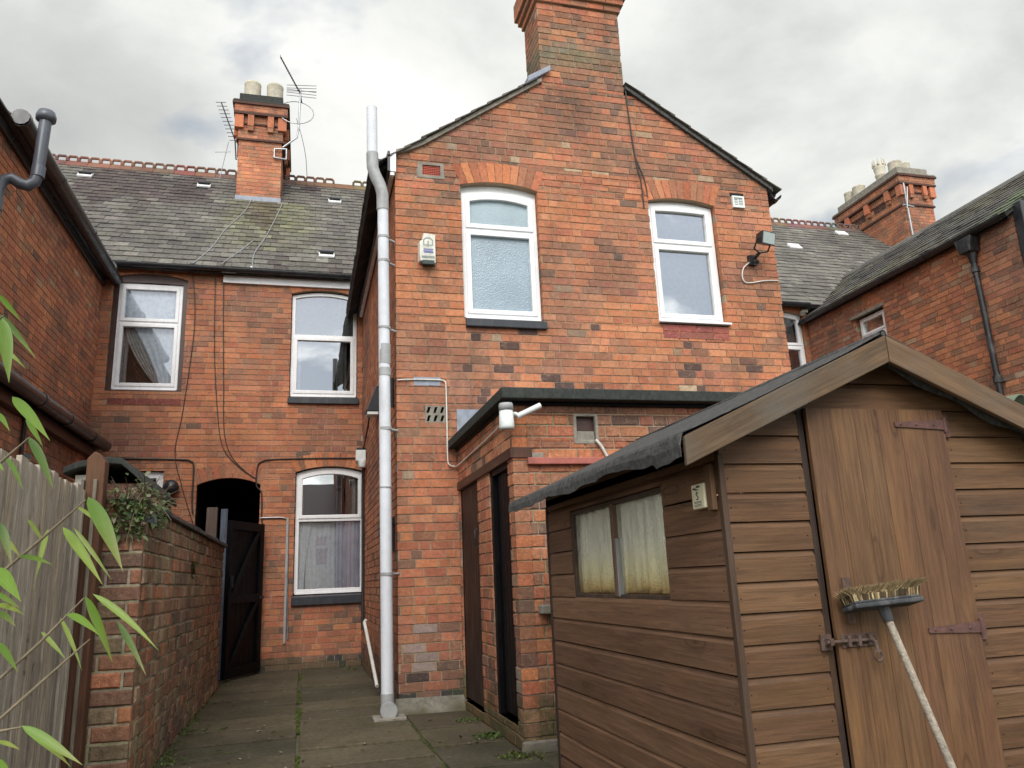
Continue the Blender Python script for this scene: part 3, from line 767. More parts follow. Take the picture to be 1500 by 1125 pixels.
mb=MB(); drape(mb,F,.72,.86,1.0,1.6,-.22,3,.012); mb.build('curtain',MT['netgrey'],w)
w=window(house,F,-2.49,-1.96,.86,1.72,0,trans=1.3,label='small window half hidden behind the garden wall')

# windows of the gable
F=FS(YG)
w=window(house,F,1.575,2.42,2.66,4.13,.045,trans=3.665,sill=(1.575,2.445),panes=('frost2','frost'),label='frosted bathroom window with arched top light',room=0,inner_rise=.05,sillh=.11)
mb=MB(); mb.ring(F,arcloop(1.567,2.423,4.04,4.15,.058),arcloop(1.58,2.41,4.05,4.06,.04),-.10,-.085); mb.build('head_infill',MT['upvc'],w)
w=window(house,F,3.775,4.605,2.72,4.175,.012,trans=3.655,panes=('glass','glass'),label='plain gable window with dusty net behind the glass',inner_rise=0.0105,room=.5)
mb=MB(); drape(mb,F,3.80,4.58,2.74,3.62,-.15,1,.002); drape(mb,F,3.80,4.58,3.68,4.12,-.15,1,.002); mb.build('curtain',MT['netgrey'],w)
mb=MB(); mb.ring(F, arcloop(3.767,4.613,4.10,4.165,.052), arcloop(3.79,4.59,4.11,4.115,.02),-.11,-.085); mb.build('head_infill',MT['upvc'],w)
mb=MB(); mb.fbox(F,3.755,4.64,2.675,2.70,-.09,.05); mb.build('sill',MT['upvc'],w,bevel=.004)

# vents in the gable
mb=MB(); mb.ring(F,[(1.09,4.19),(1.39,4.19),(1.38,4.375),(1.10,4.37)],[(1.15,4.225),(1.345,4.225),(1.345,4.345),(1.15,4.345)],-.05,.008); 
o=mb.build('air_vent',MT['concrete'],house); o['label']='red clay air vent in a pale mortar surround'
mb=MB()
for i in range(6): mb.fbox(F,1.15,1.345,4.228+i*.02,4.238+i*.02,-.03,-.004)
for i in range(9): mb.fbox(F,1.152+i*.0235,1.160+i*.0235,4.226,4.344,-.032,-.006)
mb.fbox(F,1.145,1.35,4.22,4.35,-.06,-.045); mb.build('grille',MT['redclay'],o)
mb=MB(); mb.ring(F,[(4.855,4.165),(5.012,4.165),(5.012,4.315),(4.855,4.315)],[(4.878,4.188),(4.99,4.188),(4.99,4.292),(4.878,4.292)],-.03,.03)
for i in range(5): mb.fbox(F,4.876,4.992,4.192+i*.021,4.203+i*.021,-.02,.018)
mb.fbox(F,4.928,4.94,4.186,4.294,-.02,.022)
o=mb.build('air_vent',MT['lampwhite'],house); o['label']='square white plastic air vent by the right eaves'
mb=MB(); mb.fbox(F,4.84,5.02,4.325,4.36,-.01,.012); mb.build('vent_lintel',MT['dark'],o)
mb=MB(); mb.fbox(F,1.135,1.35,1.52,1.70,-.075,-.07); o=mb.build('air_vent',MT['dark'],house); o['label']='grey air brick with six slanted openings'
mb=MB()
for i in range(3):
    for j in range(2):
        a,b,c,d=1.14+i*.0683,1.14+(i+1)*.0683,1.525+j*.085,1.525+(j+1)*.085
        mb.ring(F,[(a,c),(b,c),(b,d),(a,d)],[(a+.012,c+.012),(b-.03,c+.012),(b-.010,d-.012),(a+.03,d-.012)],-.07,.002)
mb.build('grille',MT['concrete'],o)

# wing roof
apx,apz=3.08,5.94
mb=MB()
for (ex,ez,sg,s) in ((.60,4.26,1,.70),(5.52,4.385,-1,.635)):
    S=V(sg*1,0,s).normalized(); Nn=V(-sg*s,0,1).normalized(); LL=abs(apx-ex)*sqrt(1+s*s)
    O=V(ex,0,apz-s*abs(apx-ex)+.03)
    yb=lambda t: 12.0+max(0,(O.z+S.z*t-4.85)/.907)
    def sp(t): 
        x=O.x+S.x*t
        y0=7.33
        if 2.5<x<3.64: y0=8.02
        return [(y0,yb(t))]
    slates(mb,O,Vy,S,Nn,0,LL,sp)
    lc=(2.5-ex)*sqrt(1+s*s) if sg>0 else (ex-3.64)*sqrt(1+s*s)
    for (ya,sa,sb) in ((7.45,0,lc),(8.0,lc,LL)):
        P=[O+Vy*ya+S*sa,O+Vy*(12.1+1.5*sa/LL)+S*sa,O+Vy*(12.1+1.5*sb/LL)+S*sb,O+Vy*ya+S*sb]
        mb.hexa(P+[p-Nn*.05 for p in P],(.03,.03,.03))
roofw=mb.build('roof',MT['slate'],house)
mb=MB(); 
for i in range(18):
    y=8.05+i*.3; mb.prism([V(apx-.15,y,apz-.06),V(apx+.15,y,apz-.06),V(apx,y,apz+.075)],V(0,.292,0),(.12,.1,.095))
mb.build('ridge_tiles',MT['slate'],roofw)
# mortar verge strip along the left gable slope and the right one
mb=MB()
pl=[(.86,4.44),(.98,4.485),(1.17,4.59),(1.79,5.03),(2.55,5.56)]
for (x0,z0),(x1,z1) in zip(pl[:-1],pl[1:]):
    mb.hexa([V(x0,7.365,z0-.015),V(x1,7.365,z1-.015),V(x1,7.365,z1+.035),V(x0,7.365,z0+.035),V(x0,7.45,z0-.015),V(x1,7.45,z1-.015),V(x1,7.45,z1+.035),V(x0,7.45,z0+.035)])
mb.build('verge',MT['concrete'],roofw)
mb=MB()
pl=[(5.42,4.42),(5.38,4.46),(3.59,5.597)]
for (x0,z0),(x1,z1) in zip(pl[:-1],pl[1:]):
    mb.hexa([V(x0,7.36,z0-.01),V(x1,7.36,z1-.01),V(x1,7.36,z1+.04),V(x0,7.36,z0+.04),V(x0,7.45,z0-.01),V(x1,7.45,z1-.01),V(x1,7.45,z1+.04),V(x0,7.45,z0+.04)])
mb.build('verge',MT['felt'],roofw)
# eaves of the wing, left
gutter(house,V(.70,7.34,4.40),V(.70,12.0,4.40),.075,out=-Vx)
mb=MB(); mb.box(.775,.80,7.33,11.98,4.20,4.43); mb.box(.80,.862,7.40,11.98,4.215,4.235); mb.build('fascia',MT['blackpl'],house)
mb=MB(); mb.box(.80,.865,7.34,7.385,4.20,4.46); mb.box(.803,.848,7.35,11.9,4.16,4.20); mb.build('fascia',MT['upvc'],house,bevel=.004)
gutter(house,V(5.46,7.36,4.38),V(5.46,12.0,4.38),.07,out=Vx)

# lead flashing at the wing chimney
mb=MB(); mb.hexa([V(2.38,7.34,5.50),V(2.66,7.34,5.69),V(2.66,7.34,5.76),V(2.38,7.34,5.58),V(2.38,7.5,5.50),V(2.56,7.5,5.66),V(2.56,7.5,5.78),V(2.38,7.5,5.60)])
mb.build('flashing',MT['lead'],house,bevel=.01)

# wing chimney
def palC(u,v):
    n=vn(u,v,1.7,9.2)
    w=[(RED,.34),(ORANGE,.10),(DULL,.40),(DARK,.18+max(0,n)*.3)]
    c=pick(w)
    f=max(0,1-abs(v-6.0-.1*n)/.42)*max(0,min(1,.85+1.0*vn(u,v,2.2,6.1)+rnd.uniform(-.25,.25)))*.95
    m=rnd.choice([(.16,.15,.085),(.20,.175,.11),(.17,.17,.12)])
    return tuple(a*(1-f)+b*f for a,b in zip(c,m))
mb=MB(); F=FS(YG); x0,x1=2.55,3.585
brickwall(mb,F,5.52,6.66,CG,lambda v:[(x0,x1)],palC,depth=.1,voff=G,jit=.005)
brickwall(mb,FW(x0),5.3,6.66,CG,lambda v:[(-7.92,-7.502)],palC,depth=.1,voff=G)
brickwall(mb,FE(x1),5.2,6.66,CG,lambda v:[(7.502,7.92)],palC,depth=.1,voff=G)
brickwall(mb,(V(0,7.92,0),-Vx,Vz,Vy),5.2,6.66,CG,lambda v:[(-x1+.1,-x0-.1)],palC,depth=.1,voff=G)
for i in range(6):
    e=[.03,.065,.10,.10,.10,.055][i]; z=6.66+i*.083
    for j in range(5):
        a=x0-e+(x1-x0+2*e)*j/5; b=x0-e+(x1-x0+2*e)*(j+1)/5
        mb.box(a+.005,b-.005,YG-e,YG+.2,z+.004,z+.078,pick([(RED,.6),(DULL,.4)]),0,Vx,(rnd.random()*9,0))
    for j in range(3):
        a=YG-e+(.52+2*e)*j/3; b=YG-e+(.52+2*e)*(j+1)/3
        mb.box(x0-e+.001,x0+.2,a+.006,b-.004,z+.004,z+.078,pick([(RED,.6),(DULL,.4)]),0,Vy,(rnd.random()*9,0))
        mb.box(x1-.2,x1+e-.001,a+.006,b-.004,z+.004,z+.078,pick([(RED,.6),(DULL,.4)]),0,Vy,(rnd.random()*9,0))
    mb.box(x0-e+.006,x1+e-.006,YG-e+.006,7.92+e-.006,z,z+.082,MORT,1)
ch=mb.build('chimney',[MT['brick'],MT['mortar']],house)
ch['label']='tall moss stained chimney rising flush from the gable'
mb=MB(); mb.box(x0-.03,x1+.03,YG-.03,7.95,7.156,7.22); mb.build('capping',MT['concrete'],ch,bevel=.02)
for x in (2.8,3.3):
    mb=MB(); mb.lathe(V(x,7.66,7.22),Vz,[(.13,0),(.135,.05),(.115,.08),(.11,.45),(.13,.47),(.13,.52),(.09,.52),(.09,.1)]); mb.build('pot',MT['pot'],ch)

def ridge_chimney(parent,x0,x1,y0,y1,zb,zs,pots,label,potstyle):
    """ornate stack across the ridge; zb base, zs string course"""
    pc=lambda u,v: pick([(ORANGE,.3),(RED,.45),(DULL,.3)])
    mb=MB(); c=.082
    def body(e,za,zc,pal):
        brickwall(mb,FS(y0-e),za,zc,c,lambda v:[(x0-e,x1+e)],pal,depth=.1,bond='alt')
        brickwall(mb,FW(x0-e),za,zc,c,lambda v:[(-y1-e,-y0+e-.102)],pal,depth=.1,bond='alt')
        brickwall(mb,FE(x1+e),za,zc,c,lambda v:[(y0-e+.102,y1+e)],pal,depth=.1,bond='alt')
        brickwall(mb,(V(0,y1+e,0),-Vx,Vz,Vy),za,zc,c,lambda v:[(-x1-e+.102,-x0+e-.102)],pal,depth=.1,bond='alt')
    body(0,zb,zs,pc)
    pd=lambda u,v: pick([(RED,.6),(DULL,.4)])
    def slab(e,za,zc,mat=1,col=(.09,.05,.04)): mb.box(x0-e,x1+e,y0-e,y1+e,za,zc,col,mat)
    slab(.04,zs,zs+.045); body(.015,zs+.045,zs+.36,pc)
    zt=zs+.36
    # moulded dentils and brackets
    slab(.045,zt,zt+.035)
    ny=3
    for i in range(2):
        x=x0+(x1-x0)*(.27+.46*i)
        mb.box(x-.06,x+.06,y0-.10,y0,zs+.30,zt+.20,pick([(RED,1)]),0); mb.box(x-.055,x+.055,y0-.09,y0,zs+.20,zs+.30,pick([(DULL,1)]),0)
    for (za_,zb_) in ((zs+.14,zs+.30),):
        for i in range(ny-1):
            ya_=y0+(y1-y0)*(i+.72)/ny; yb_=y0+(y1-y0)*(i+1.28)/ny
            for xx in (x0-.018,x1+.012): mb.box(xx,xx+.006,ya_,yb_,za_+.06,zb_+.05,(.07,.035,.03),0)  # flat dark plates paint the shade of sunken panels between brackets
    for i in range(ny):
        y=y0+(y1-y0)*(i+.5)/ny
        for sx in (x0,x1):
            s=-1 if sx==x0 else 1
            mb.box(min(sx,sx+s*.13),max(sx,sx+s*.13),y-.07,y+.07,zs+.30,zt+.20,pick([(RED,1)]),0)
            mb.box(min(sx,sx+s*.09),max(sx,sx+s*.09),y-.055,y+.055,zs+.20,zs+.30,pick([(DULL,1)]),0)
    for (xx,yy) in ((x0,y0),(x1,y0),(x0,y1),(x1,y1)):
        mb.box(xx-.085,xx+.085,yy-.085,yy+.085,zs+.26,zt+.19,pick([(RED,1)]),0)
    body(.02,zt+.035,zt+.2,pd)
    slab(.11,zt+.2,zt+.25); body(.10,zt+.25,zt+.42,pc); slab(.14,zt+.42,zt+.475)
    o=mb.build('chimney',[MT['brick'],MT['mortar']],parent); o['label']=label
    mb=MB(); z=zt+.475
    mb.box(x0-.13,x1+.13,y0-.13,y1+.13,z,z+.05); mb.box(x0-.02,x1+.0,y0-.02,y1,z+.05,z+.26); mb.build('capping',MT['feltgreen'] if potstyle=='L' else MT['concrete'],o,bevel=.015)
    z+=.25
    for (px,py,h,r,st) in pots:
        mb=MB()
        if st=='crown':
            mb.lathe(V(px,py,z),Vz,[(r,0),(r*.9,h*.45),(r*1.05,h*.48),(r*1.05,h*.53),(r*.92,h*.56),(r*1.15,h*.72),(r*1.15,h*.82),(r*.8,h*.82),(r*.8,.1)],16)
            for k in range(8):
                a=2*pi*k/8; p=V(px+cos(a)*r*1.08,py+sin(a)*r*1.08,z+h*.8); mb.tube([p,p+Vz*h*.2],[.04,.012],6)
        else: mb.lathe(V(px,py,z),Vz,[(r*1.03,0),(r,h*.9),(r*1.04,h*.93),(r*1.02,h),(r*.82,h),(r*.82,.1)],18)
        mb.build('pot',MT['pot'],o)
    mb=MB(); mb.box(x0-.015,x1+.015,y0-.02,y0+.2,zb-.02,zb+.17); mb.build('flashing',MT['lead'],o)
    return o
ridge_chimney(house,-1.45,-.60,15.0,17.4,7.55,8.97,[(-1.25,15.4,.52,.17,''),(-.79,15.4,.52,.17,''),(-1.25,16.6,.5,.16,''),(-.8,16.6,.5,.16,'')],'ornate ridge chimney with two buff pots and an aerial','L')

# ================================================================== SOIL PIPE AND SMALL FITTINGS OF THE MAIN HOUSE
px,py=.742,7.30
pth=[V(.752,py,G+.07),V(.722,py,3.80),V(.718,py,3.92),V(.700,py,4.02),V(.640,py,4.16),V(.618,py,4.26),V(.614,py,4.36),V(.612,py,4.84)]
low=pth[:2]
o=pipe(house,[pth[0],pth[1]],.055,'greypipe',name='soil_pipe',n=18,
  collars=[(V(.736,py,2.18),Vz,.10,1.06),(V(.737,py,2.0),Vz,.04,1.10),(V(.721,py,3.80),Vz,.08,1.07),(V(.752,py,G+.13),Vz,.06,1.08),(V(.743,py,.88),Vz,.006,1.10)],collmat='collar',
  brackets=[(V(.743,py,1.44),V(.12,.10,0),.014),(V(.748,py,.09),V(.12,.10,0),.014),(V(.727,py,3.42),V(.12,.10,0),.012),(V(.729,py,3.16),V(.12,.10,0),.012),(V(.735,py,2.45),V(.12,.1,0),.012)])
o['label']='tall pale grey soil pipe at the corner of the wing'
mb=MB(); mb.tube([V(.721,py,3.72),V(.718,py,3.90),V(.694,py,4.00),V(.640,py,4.12),V(.618,py,4.20),V(.613,py,4.36)],.062,16); mb.build('pipe_bend',MT['collar'],o)
mb=MB(); mb.tube([V(.613,py,4.30),V(.608,py,4.90)],.055,18); mb.build('vent_pipe',MT['greypipe'],o)
mb=MB(); mb.lathe(V(.752,py-.13,G+.06),Vy,[(0,0),(.072,.0),(.075,.012),(.075,.05),(.06,.052),(.06,.16)],20,smooth=False); mb.build('pipe_shoe',MT['collar'],o)
mb=MB(); mb.box(.62,.90,7.12,7.36,G-.02,G+.012); mb.build('pipe_base',MT['concrete'],o,bevel=.01)
for z0,z1 in ((1.70,2.0),(.30,.62)): mb=MB(); mb.tube([V(.83,7.52,z0),V(.83,7.52,z1)],.02,8); mb.build('cable_cover',MT['blackpl'],house)
# small waste pipe leaning out by the soil pipe
mb=MB(); mb.tube([V(.74,9.6,-.40),V(.72,9.55,-.42),V(.78,8.6,-1.02)],.02,8); tag(mb.build('waste_pipe',MT['wirewhite']),'thin white waste pipe slanting down behind the soil pipe','pipe')

def fitting(name,label,cat,loc,group=None): return thing(name,loc,label,cat,group)
F=FS(YG)
# alarm box
t=fitting('alarm_box','weathered white burglar alarm box beside the frosted window','alarm box',(1.18,7.36,3.18))
mb=MB()
a0,a1,z0,z1=1.09,1.275,3.185,3.515
P=lambda n,i:[V(a0+.012*i,YG-n,z0+.02),V(a1-.012*i,YG-n,z0+.0),V(a1-.012*i,YG-n,z1-.01),V(a0+.045+.01*i,YG-n,z1),V(a0+.04,YG-n,z1-.075),V(a0+.012*i,YG-n,z1-.095)]
p0=P(.0,0); p1=P(.075,1); n=6
mb.shared(p1+p0,[tuple(range(n))]+[(n+i,n+(i+1)%n,(i+1)%n,i) for i in range(n)])
mb.build('case',MT['alarm'],t,bevel=.006)
mb=MB(); mb.fbox(F,1.125,1.25,3.165,3.215,.02,.083); mb.build('sounder',MT['darkgreen'],t,bevel=.006)
mb=MB()
for i,(u0,u1,v) in enumerate(((1.14,1.24,3.335),(1.135,1.235,3.315),(1.145,1.242,3.30))): mb.fbox(F,u0,u1,v-.006,v+.006,.07,.0768)
mb.build('lettering_lines',MT['blueink'],t)
mb=MB(); mb.ring(F,arcloop(1.135,1.24,3.375,3.44,.03),arcloop(1.148,1.227,3.388,3.43,.024),.07,.0765); mb.fbox(F,1.18,1.195,3.36,3.43,.07,.0766); mb.build('emblem',plain('faded_grey_print',(.26,.28,.26),.6,.3,40,bmp=0),t)
mb=MB(); mb.fbox(F,1.12,1.252,3.235,3.262,.07,.0766); mb.build('label_band',plain('faded_green_print',(.2,.23,.2),.6,.4,40,bmp=0),t)
# floodlight
t=fitting('floodlight','black floodlight with grey lens on the right end of the gable','floodlight',(5.0,7.35,3.4))
c=V(5.06,7.14,3.66); ax=V(.25,-1,-.25).normalized(); sx=ax.cross(Vz).normalized()*-1; uz=sx.cross(ax)*-1
uz=V(0,0,1)-ax*ax.z; uz.normalize(); sx=uz.cross(ax); FL=(c,sx if sx.x>0 else -sx,uz,ax)
mb=MB(); 
b=[(-.105,-.075),(.105,-.075),(.105,.08),(-.105,.08)]; q=lambda p,n,k=1:FL[0]+FL[1]*p[0]*k+FL[2]*p[1]*k+FL[3]*n
mb.hexa([q(p,.06) for p in b]+[q(p,-.07,.7) for p in b]); mb.tube([q((-.11,0),0),q((-.11,-.12),-.05),q((.0,-.15),-.07),q((.11,-.12),-.05),q((.11,0),0)],.012,6)
mb.build('body',MT['blackpl'],t,bevel=.008)
mb=MB(); mb.fbox(FL,-.09,.09,-.062,.066,.055,.065); mb.build('lens',MT['lampglass'],t)
mb=MB(); mb.tube([q((0,-.15),-.07),V(5.03,7.38,3.50)],.02,8); mb.fbox(F,4.97,5.07,3.43,3.55,0,.05); mb.tube([V(5.02,7.33,3.47),V(5.02,7.28,3.43)],.025,8); mb.build('sensor',MT['blackpl'],t)
cable([V(5.0,7.37,3.48),V(4.90,7.375,3.40),V(4.865,7.38,3.30),V(4.89,7.385,3.22),V(4.98,7.385,3.215),V(5.15,7.388,3.25),V(5.34,7.388,3.265)],.008,'wirewhite','thin white cable looping below the gable floodlight')
# cable down from the chimney
cable([V(3.60,7.385,5.58),V(3.61,7.38,5.2),V(3.655,7.383,4.6),V(3.69,7.383,4.40),V(3.70,7.383,4.05)],.008,'wire','dark cable hanging down the gable from the tall chimney')
cable([V(3.615,7.383,5.2),V(3.64,7.383,4.75),V(3.735,7.38,4.42),V(3.755,7.38,4.2)],.007,'wire','thin dark cable running to the plain gable window')
# conduit on the gable
cable([V(.87,7.385,1.945),V(1.0,7.383,1.955),V(1.29,7.382,1.955),V(1.335,7.382,1.94),V(1.350,7.382,1.89),V(1.352,7.382,1.5),V(1.352,7.38,1.16),V(1.37,7.375,1.10),V(1.41,7.37,1.085),V(1.437,7.30,1.085),V(1.437,6.6,1.10),V(1.436,5.9,1.12),V(1.42,5.42,1.13)],.0075,'wirewhite','pale conduit looping from the house wall to the security lamp')
mb=MB(); mb.fbox(F,1.03,1.30,1.90,1.985,.001,.006); o=mb.build('mortar_patch',MT['lead'],house)
mb=MB(); mb.fbox(F,1.455,1.78,1.36,1.62,.001,.012); mb.fbox(F,1.455,1.95,1.62,1.66,.001,.01); mb.build('flashing',MT['lead'],house)

# fittings on the rear range and the wing's side wall
FB=FS(YB)
t=fitting('wall_lamp','small round black lamp above the garden wall','lamp',(-1.83,11.9,1.47))
mb=MB(); mb.lathe(V(-1.83,12.0,1.47),-Vy,[(.06,0),(.06,.03),(.10,.05),(.11,.13),(.07,.19),(0,.2)],16); mb.build('shade',MT['blackpl'],t)
mb=MB(); mb.tube([V(-1.83,11.99,1.47),V(-1.95,11.95,1.44)],.015,8); mb.build('bracket',MT['blackpl'],t)
cable([V(-3.0,11.985,1.93),V(-2.4,11.985,1.90),V(-1.72,11.985,1.885),V(-1.60,11.985,1.86),V(-1.555,11.985,1.78),V(-1.55,11.985,1.3),V(-1.53,11.985,1.1)],.013,'wire','black cable run above and left of the passage arch',group=None)
cable([V(.80,11.98,1.90),V(.2,11.985,1.90),V(-.45,11.985,1.885),V(-.60,11.985,1.86),V(-.67,11.985,1.78),V(-.675,11.985,1.5),V(-.60,11.985,1.38),V(-.585,11.985,1.0),V(-.56,11.985,.93)],.011,'wire','black cable run above the ground floor window and down by the arch')
cable([V(-.60,11.985,1.02),V(-.30,11.985,1.02),V(-.225,11.985,.98),V(-.21,11.985,.9),V(-.19,11.985,-.3),V(-.17,11.985,-.70)],.012,'alu','grey conduit pipe between the passage and the ground floor window')
mb=MB(); mb.fbox(FB,-.235,-.205,-.75,1.0,.001,.03); tag(mb.build('conduit',MT['collar']),'slim grey conduit strip left of the ground floor window','conduit')
cable([V(-1.28,11.97,4.74),V(-1.25,11.98,4.0),V(-1.20,11.985,3.0),V(-1.16,11.985,2.3),V(-1.05,11.985,1.95),V(-.85,11.985,1.72),V(-.68,11.985,1.60)],.0065,'wire','longer dark cable sagging from the gutter to the arch')
cable([V(-1.40,11.97,4.74),V(-1.36,11.98,3.6),V(-1.28,11.985,2.7),V(-1.18,11.985,2.1),V(-.95,11.985,1.79),V(-.67,11.985,1.585)],.006,'wire','second dark cable from the gutter curving to the arch')
cable([V(-1.72,11.97,4.74),V(-1.66,11.98,3.9),V(-1.75,11.985,2.6),V(-1.82,11.985,2.0),V(-1.70,11.985,1.5),V(-1.50,11.985,.9)],.006,'wire','dark cable passing right of the upper left window')
zr=lambda y:4.85+.907*(y-12)+.09
for pts,lab in (([(-1.15,14.95),(-1.22,14.3),(-1.45,13.4),(-1.55,12.7),(-1.72,12.1),(-1.74,11.76)],'pale cable down the slates left of the chimney'),
                ([(-.55,14.9),(-.62,14.2),(-.75,13.2),(-.88,12.5),(-.86,11.95),(-.86,11.76)],'pale cable down the slates right of the chimney'),
                ([(-.95,13.0),(-1.1,12.6),(-1.28,12.2),(-1.30,11.76)],'short pale cable low on the slates above the fascia')):
    cable([V(x,y,max(zr(y),4.86)) for x,y in pts],.012,'alu',lab)
t=fitting('junction_box','grey meter box with cables beside the ground floor window head','junction box',(.80,11.4,1.7))
mb=MB(); mb.box(.73,.862,11.30,11.50,1.74,1.95); mb.build('box',MT['blackpl'],t,bevel=.01)
mb=MB(); mb.box(.71,.85,11.1,11.26,1.72,1.88); mb.lathe(V(.79,11.0,1.66),Vz,[(.0,-.05),(.05,-.05),(.06,.06),(0,.07)],12); mb.build('cover',MT['lampwhite'],t,bevel=.01)
mb=MB(); mb.tube([V(.83,11.3,1.93),V(.835,10.6,2.1),V(.84,10.0,2.4)],.012,6); mb.tube([V(.83,11.35,1.74),V(.83,11.38,1.2),V(.835,11.4,.2),V(.835,11.4,-.6)],.022,8); mb.build('cable',MT['wire'],t)
t=fitting('wall_light','black wedge shaped outside light on the wing behind the soil pipe','wall light',(.80,9.3,2.05))
mb=MB(); mb.prism([V(.70,9.2,2.03),V(.86,9.2,2.03),V(.86,9.2,2.35),V(.82,9.2,2.35)],V(0,.22,0)); mb.build('housing',MT['blackpl'],t,bevel=.01)
mb=MB(); mb.box(.72,.85,9.21,9.41,1.995,2.028); mb.build('lens',MT['lampwhite'],t)

# aerials on the left chimney
t=fitting('tv_aerial','large tv aerial on a cranked pole right of the left chimney','aerial',(-.45,14.9,8.4))
mb=MB(); mb.tube([V(-.58,14.98,8.88),V(-.30,14.98,9.15),V(-.27,14.98,9.35),V(-.255,14.98,10.30)],.02,8); mb.box(-.74,-.52,14.93,15.0,8.58,8.86) if False else None
mb.tube([V(-.74,14.96,8.62),V(-.74,14.96,8.82),V(-.50,14.96,8.84),V(-.50,14.96,8.60),V(-.74,14.96,8.62)],.022,6); mb.build('mast',MT['alu'],t)
mb=MB(); A,B=V(-.255,14.98,10.2),V(-.68,14.9,10.98)
mb.tube([A+V(.03,.1,-.15),A,B],.014,6)
d=(B-A)
for i in range(16):
    p=A+d*(i/15); l=.07 if i else .18; mb.tube([p-V(0.05,.9,0).normalized()*l,p+V(.05,.9,0).normalized()*l],.006,5); 
for k in (-1,1):
    for h in (0,.07,.14): mb.tube([A+V(-.28,-.05,-.05+h+k*.05),A+V(.33,.05,.05+h+k*.08)],.006,5)
mb.build('boom',MT['wire'],t)
mb=MB(); ring=[V(-.33+.36*cos(a),14.98+.12*sin(a),9.74+.34*sin(a)) for a in [2*pi*i/24 for i in range(25)]]
mb.tube(ring,.011,6,cap=False); mb.build('loop',MT['alu'],t)
t=fitting('tv_aerial','small tv aerial pointing up left behind the left chimney','aerial',(-1.62,16.2,8.8))
mb=MB(); A,B=V(-1.62,16.0,9.55),V(-1.92,15.8,10.32)
mb.tube([A,B],.014,6); d=B-A
for i in range(11):
    p=A+d*(i/10); mb.tube([p-V(.11,.03,.03),p+V(.09,.03,.03)],.007,5)
mb.build('boom',MT['wire'],t)
mb=MB(); mb.tube([A,V(-1.60,16.2,9.2),V(-1.47,16.2,9.2)],.016,6); mb.tube([V(-1.75,16.0,9.5),V(-1.92,16.1,8.55)],.008,5); mb.tube([V(-2.02,16,9.22),V(-1.7,16,9.26)],.008,5); mb.build('mast',MT['alu'],t)
cable([V(-.32,14.98,9.6),V(-.18,15.2,9.2),V(-.1,15.6,8.9),V(-.12,16.0,8.5),V(-.5,16.2,8.2)],.007,'alu','thin pale cable drooping behind the left chimney')

# ================================================================== GATE in the passage
t=thing('garden_gate',(-.55,11.84,G),'black braced timber gate standing open at the passage','gate')
h0=V(-.565,11.86,0); d=V(-.385,-.85,0).normalized(); nn=V(.85,-.385,0).normalized()
FGt=(h0,-d,Vz,nn)   # u runs from the free end (negative) to the hinge (0)
Wg=.935; mb=MB()
for i in range(7):
    a=-Wg+i*Wg/7; mb.fbox(FGt,a+.002,a+Wg/7-.002,-1.085,.915,-.02,0,grain=Vz)
mb.build('boards',MT['blackwood'],t,bevel=.004)
mb=MB()
for (z0,z1) in ((.80,.915),(-.16,-.05),(-1.085,-.96)): mb.fbox(FGt,-Wg,0,z0,z1,.001,.04)
mb.fbox(FGt,-Wg,-Wg+.09,-.96,.80,.001,.038); mb.fbox(FGt,-.09,0,-.96,.80,.001,.038)
for (za,zb) in ((-.05,.80),(-.96,-.16)):
    P=[FGt[0]+FGt[1]*u+Vz*z+nn*.036 for u,z in ((-Wg+.09,za),(-Wg+.18,za),(-.09,zb),(-.18,zb))]
    mb.prism(P,-nn*.034)
mb.build('brace',MT['blackwood'],t,bevel=.004)
mb=MB(); mb.fbox(FGt,-Wg+.03,-Wg+.06,.05,.2,.04,.07); mb.build('latch',MT['iron'],t)
mb=MB(); mb.fbox(FGt,-.10,.01,-.12,-.08,.04,.05); mb.build('hinge',MT['iron'],t)
t=thing('gate_post',(-1.2,11.5,G),'weathered grey gate post beside the passage arch','post')
mb=MB(); mb.box(-1.27,-1.13,11.3,11.42,G,1.12,(.12,.085,.07),0,Vz); mb.build('post',MT['fence'],t,bevel=.006)
mb=MB(); mb.box(-1.09,-1.0,11.35,11.39,G,1.10,(.10,.12,.16),0,Vz); mb.build('batten',MT['fence'],t,bevel=.004)

# ================================================================== RIGHT NEIGHBOUR
rh=thing('neighbour_house',(9.2,7.5,G),'red brick house on the right with long slate roofed wing','house')
XR=9.18
mb=MB(); RW=(8.10,9.10,2.80,4.72)
brickwall(mb,FS(YB),1.0,4.86,CB,cut(lambda v:[(5.36,XR+.02)],[RW]),palB,[RW[2],RW[3]],depth=.11,voff=G)
arch_ring(mb,FS(YB),RW[0],RW[1],4.62,.075,.2,palArch)
mb.build('wall',[MT['brick'],MT['mortar']],rh)
w=window(rh,FS(YB),8.11,9.09,2.85,4.685,.06,trans=4.02,label='white window in the corner beyond the gable',inner_rise=.05)
mb=MB(); drape(mb,FS(YB),8.2,9.0,2.9,3.9,-.3,7,.015); mb.build('curtain',plain('brown_curtain',(.10,.07,.06),.9,.2,9),w)
mb=MB(); drape(mb,FS(YB),8.2,9.0,4.05,4.6,-.2,7,.015); mb.build('curtain',MT['netgrey'],w)
palR=lambda u,v: pick([(ORANGE,.40),(RED,.3),(DULL,.22+max(0,vn(u,v,1.0,6.6))*.6),(BUFF,.02),(DARK,.04)])
mb=MB(); WS=(-10.73,-10.04,3.30,4.12)
brickwall(mb,FW(XR),.2,4.50,CG,cut(lambda v:[(-YB,-7.462)],[WS]),palR,[WS[2],WS[3]],depth=.11,voff=G,jit=.006)
brickwall(mb,FS(7.46),.2,4.5,CG,lambda v:[(XR,XR+4.3)],palR,depth=.11,voff=G)
mb.build('wall',[MT['brick'],MT['mortar']],rh)
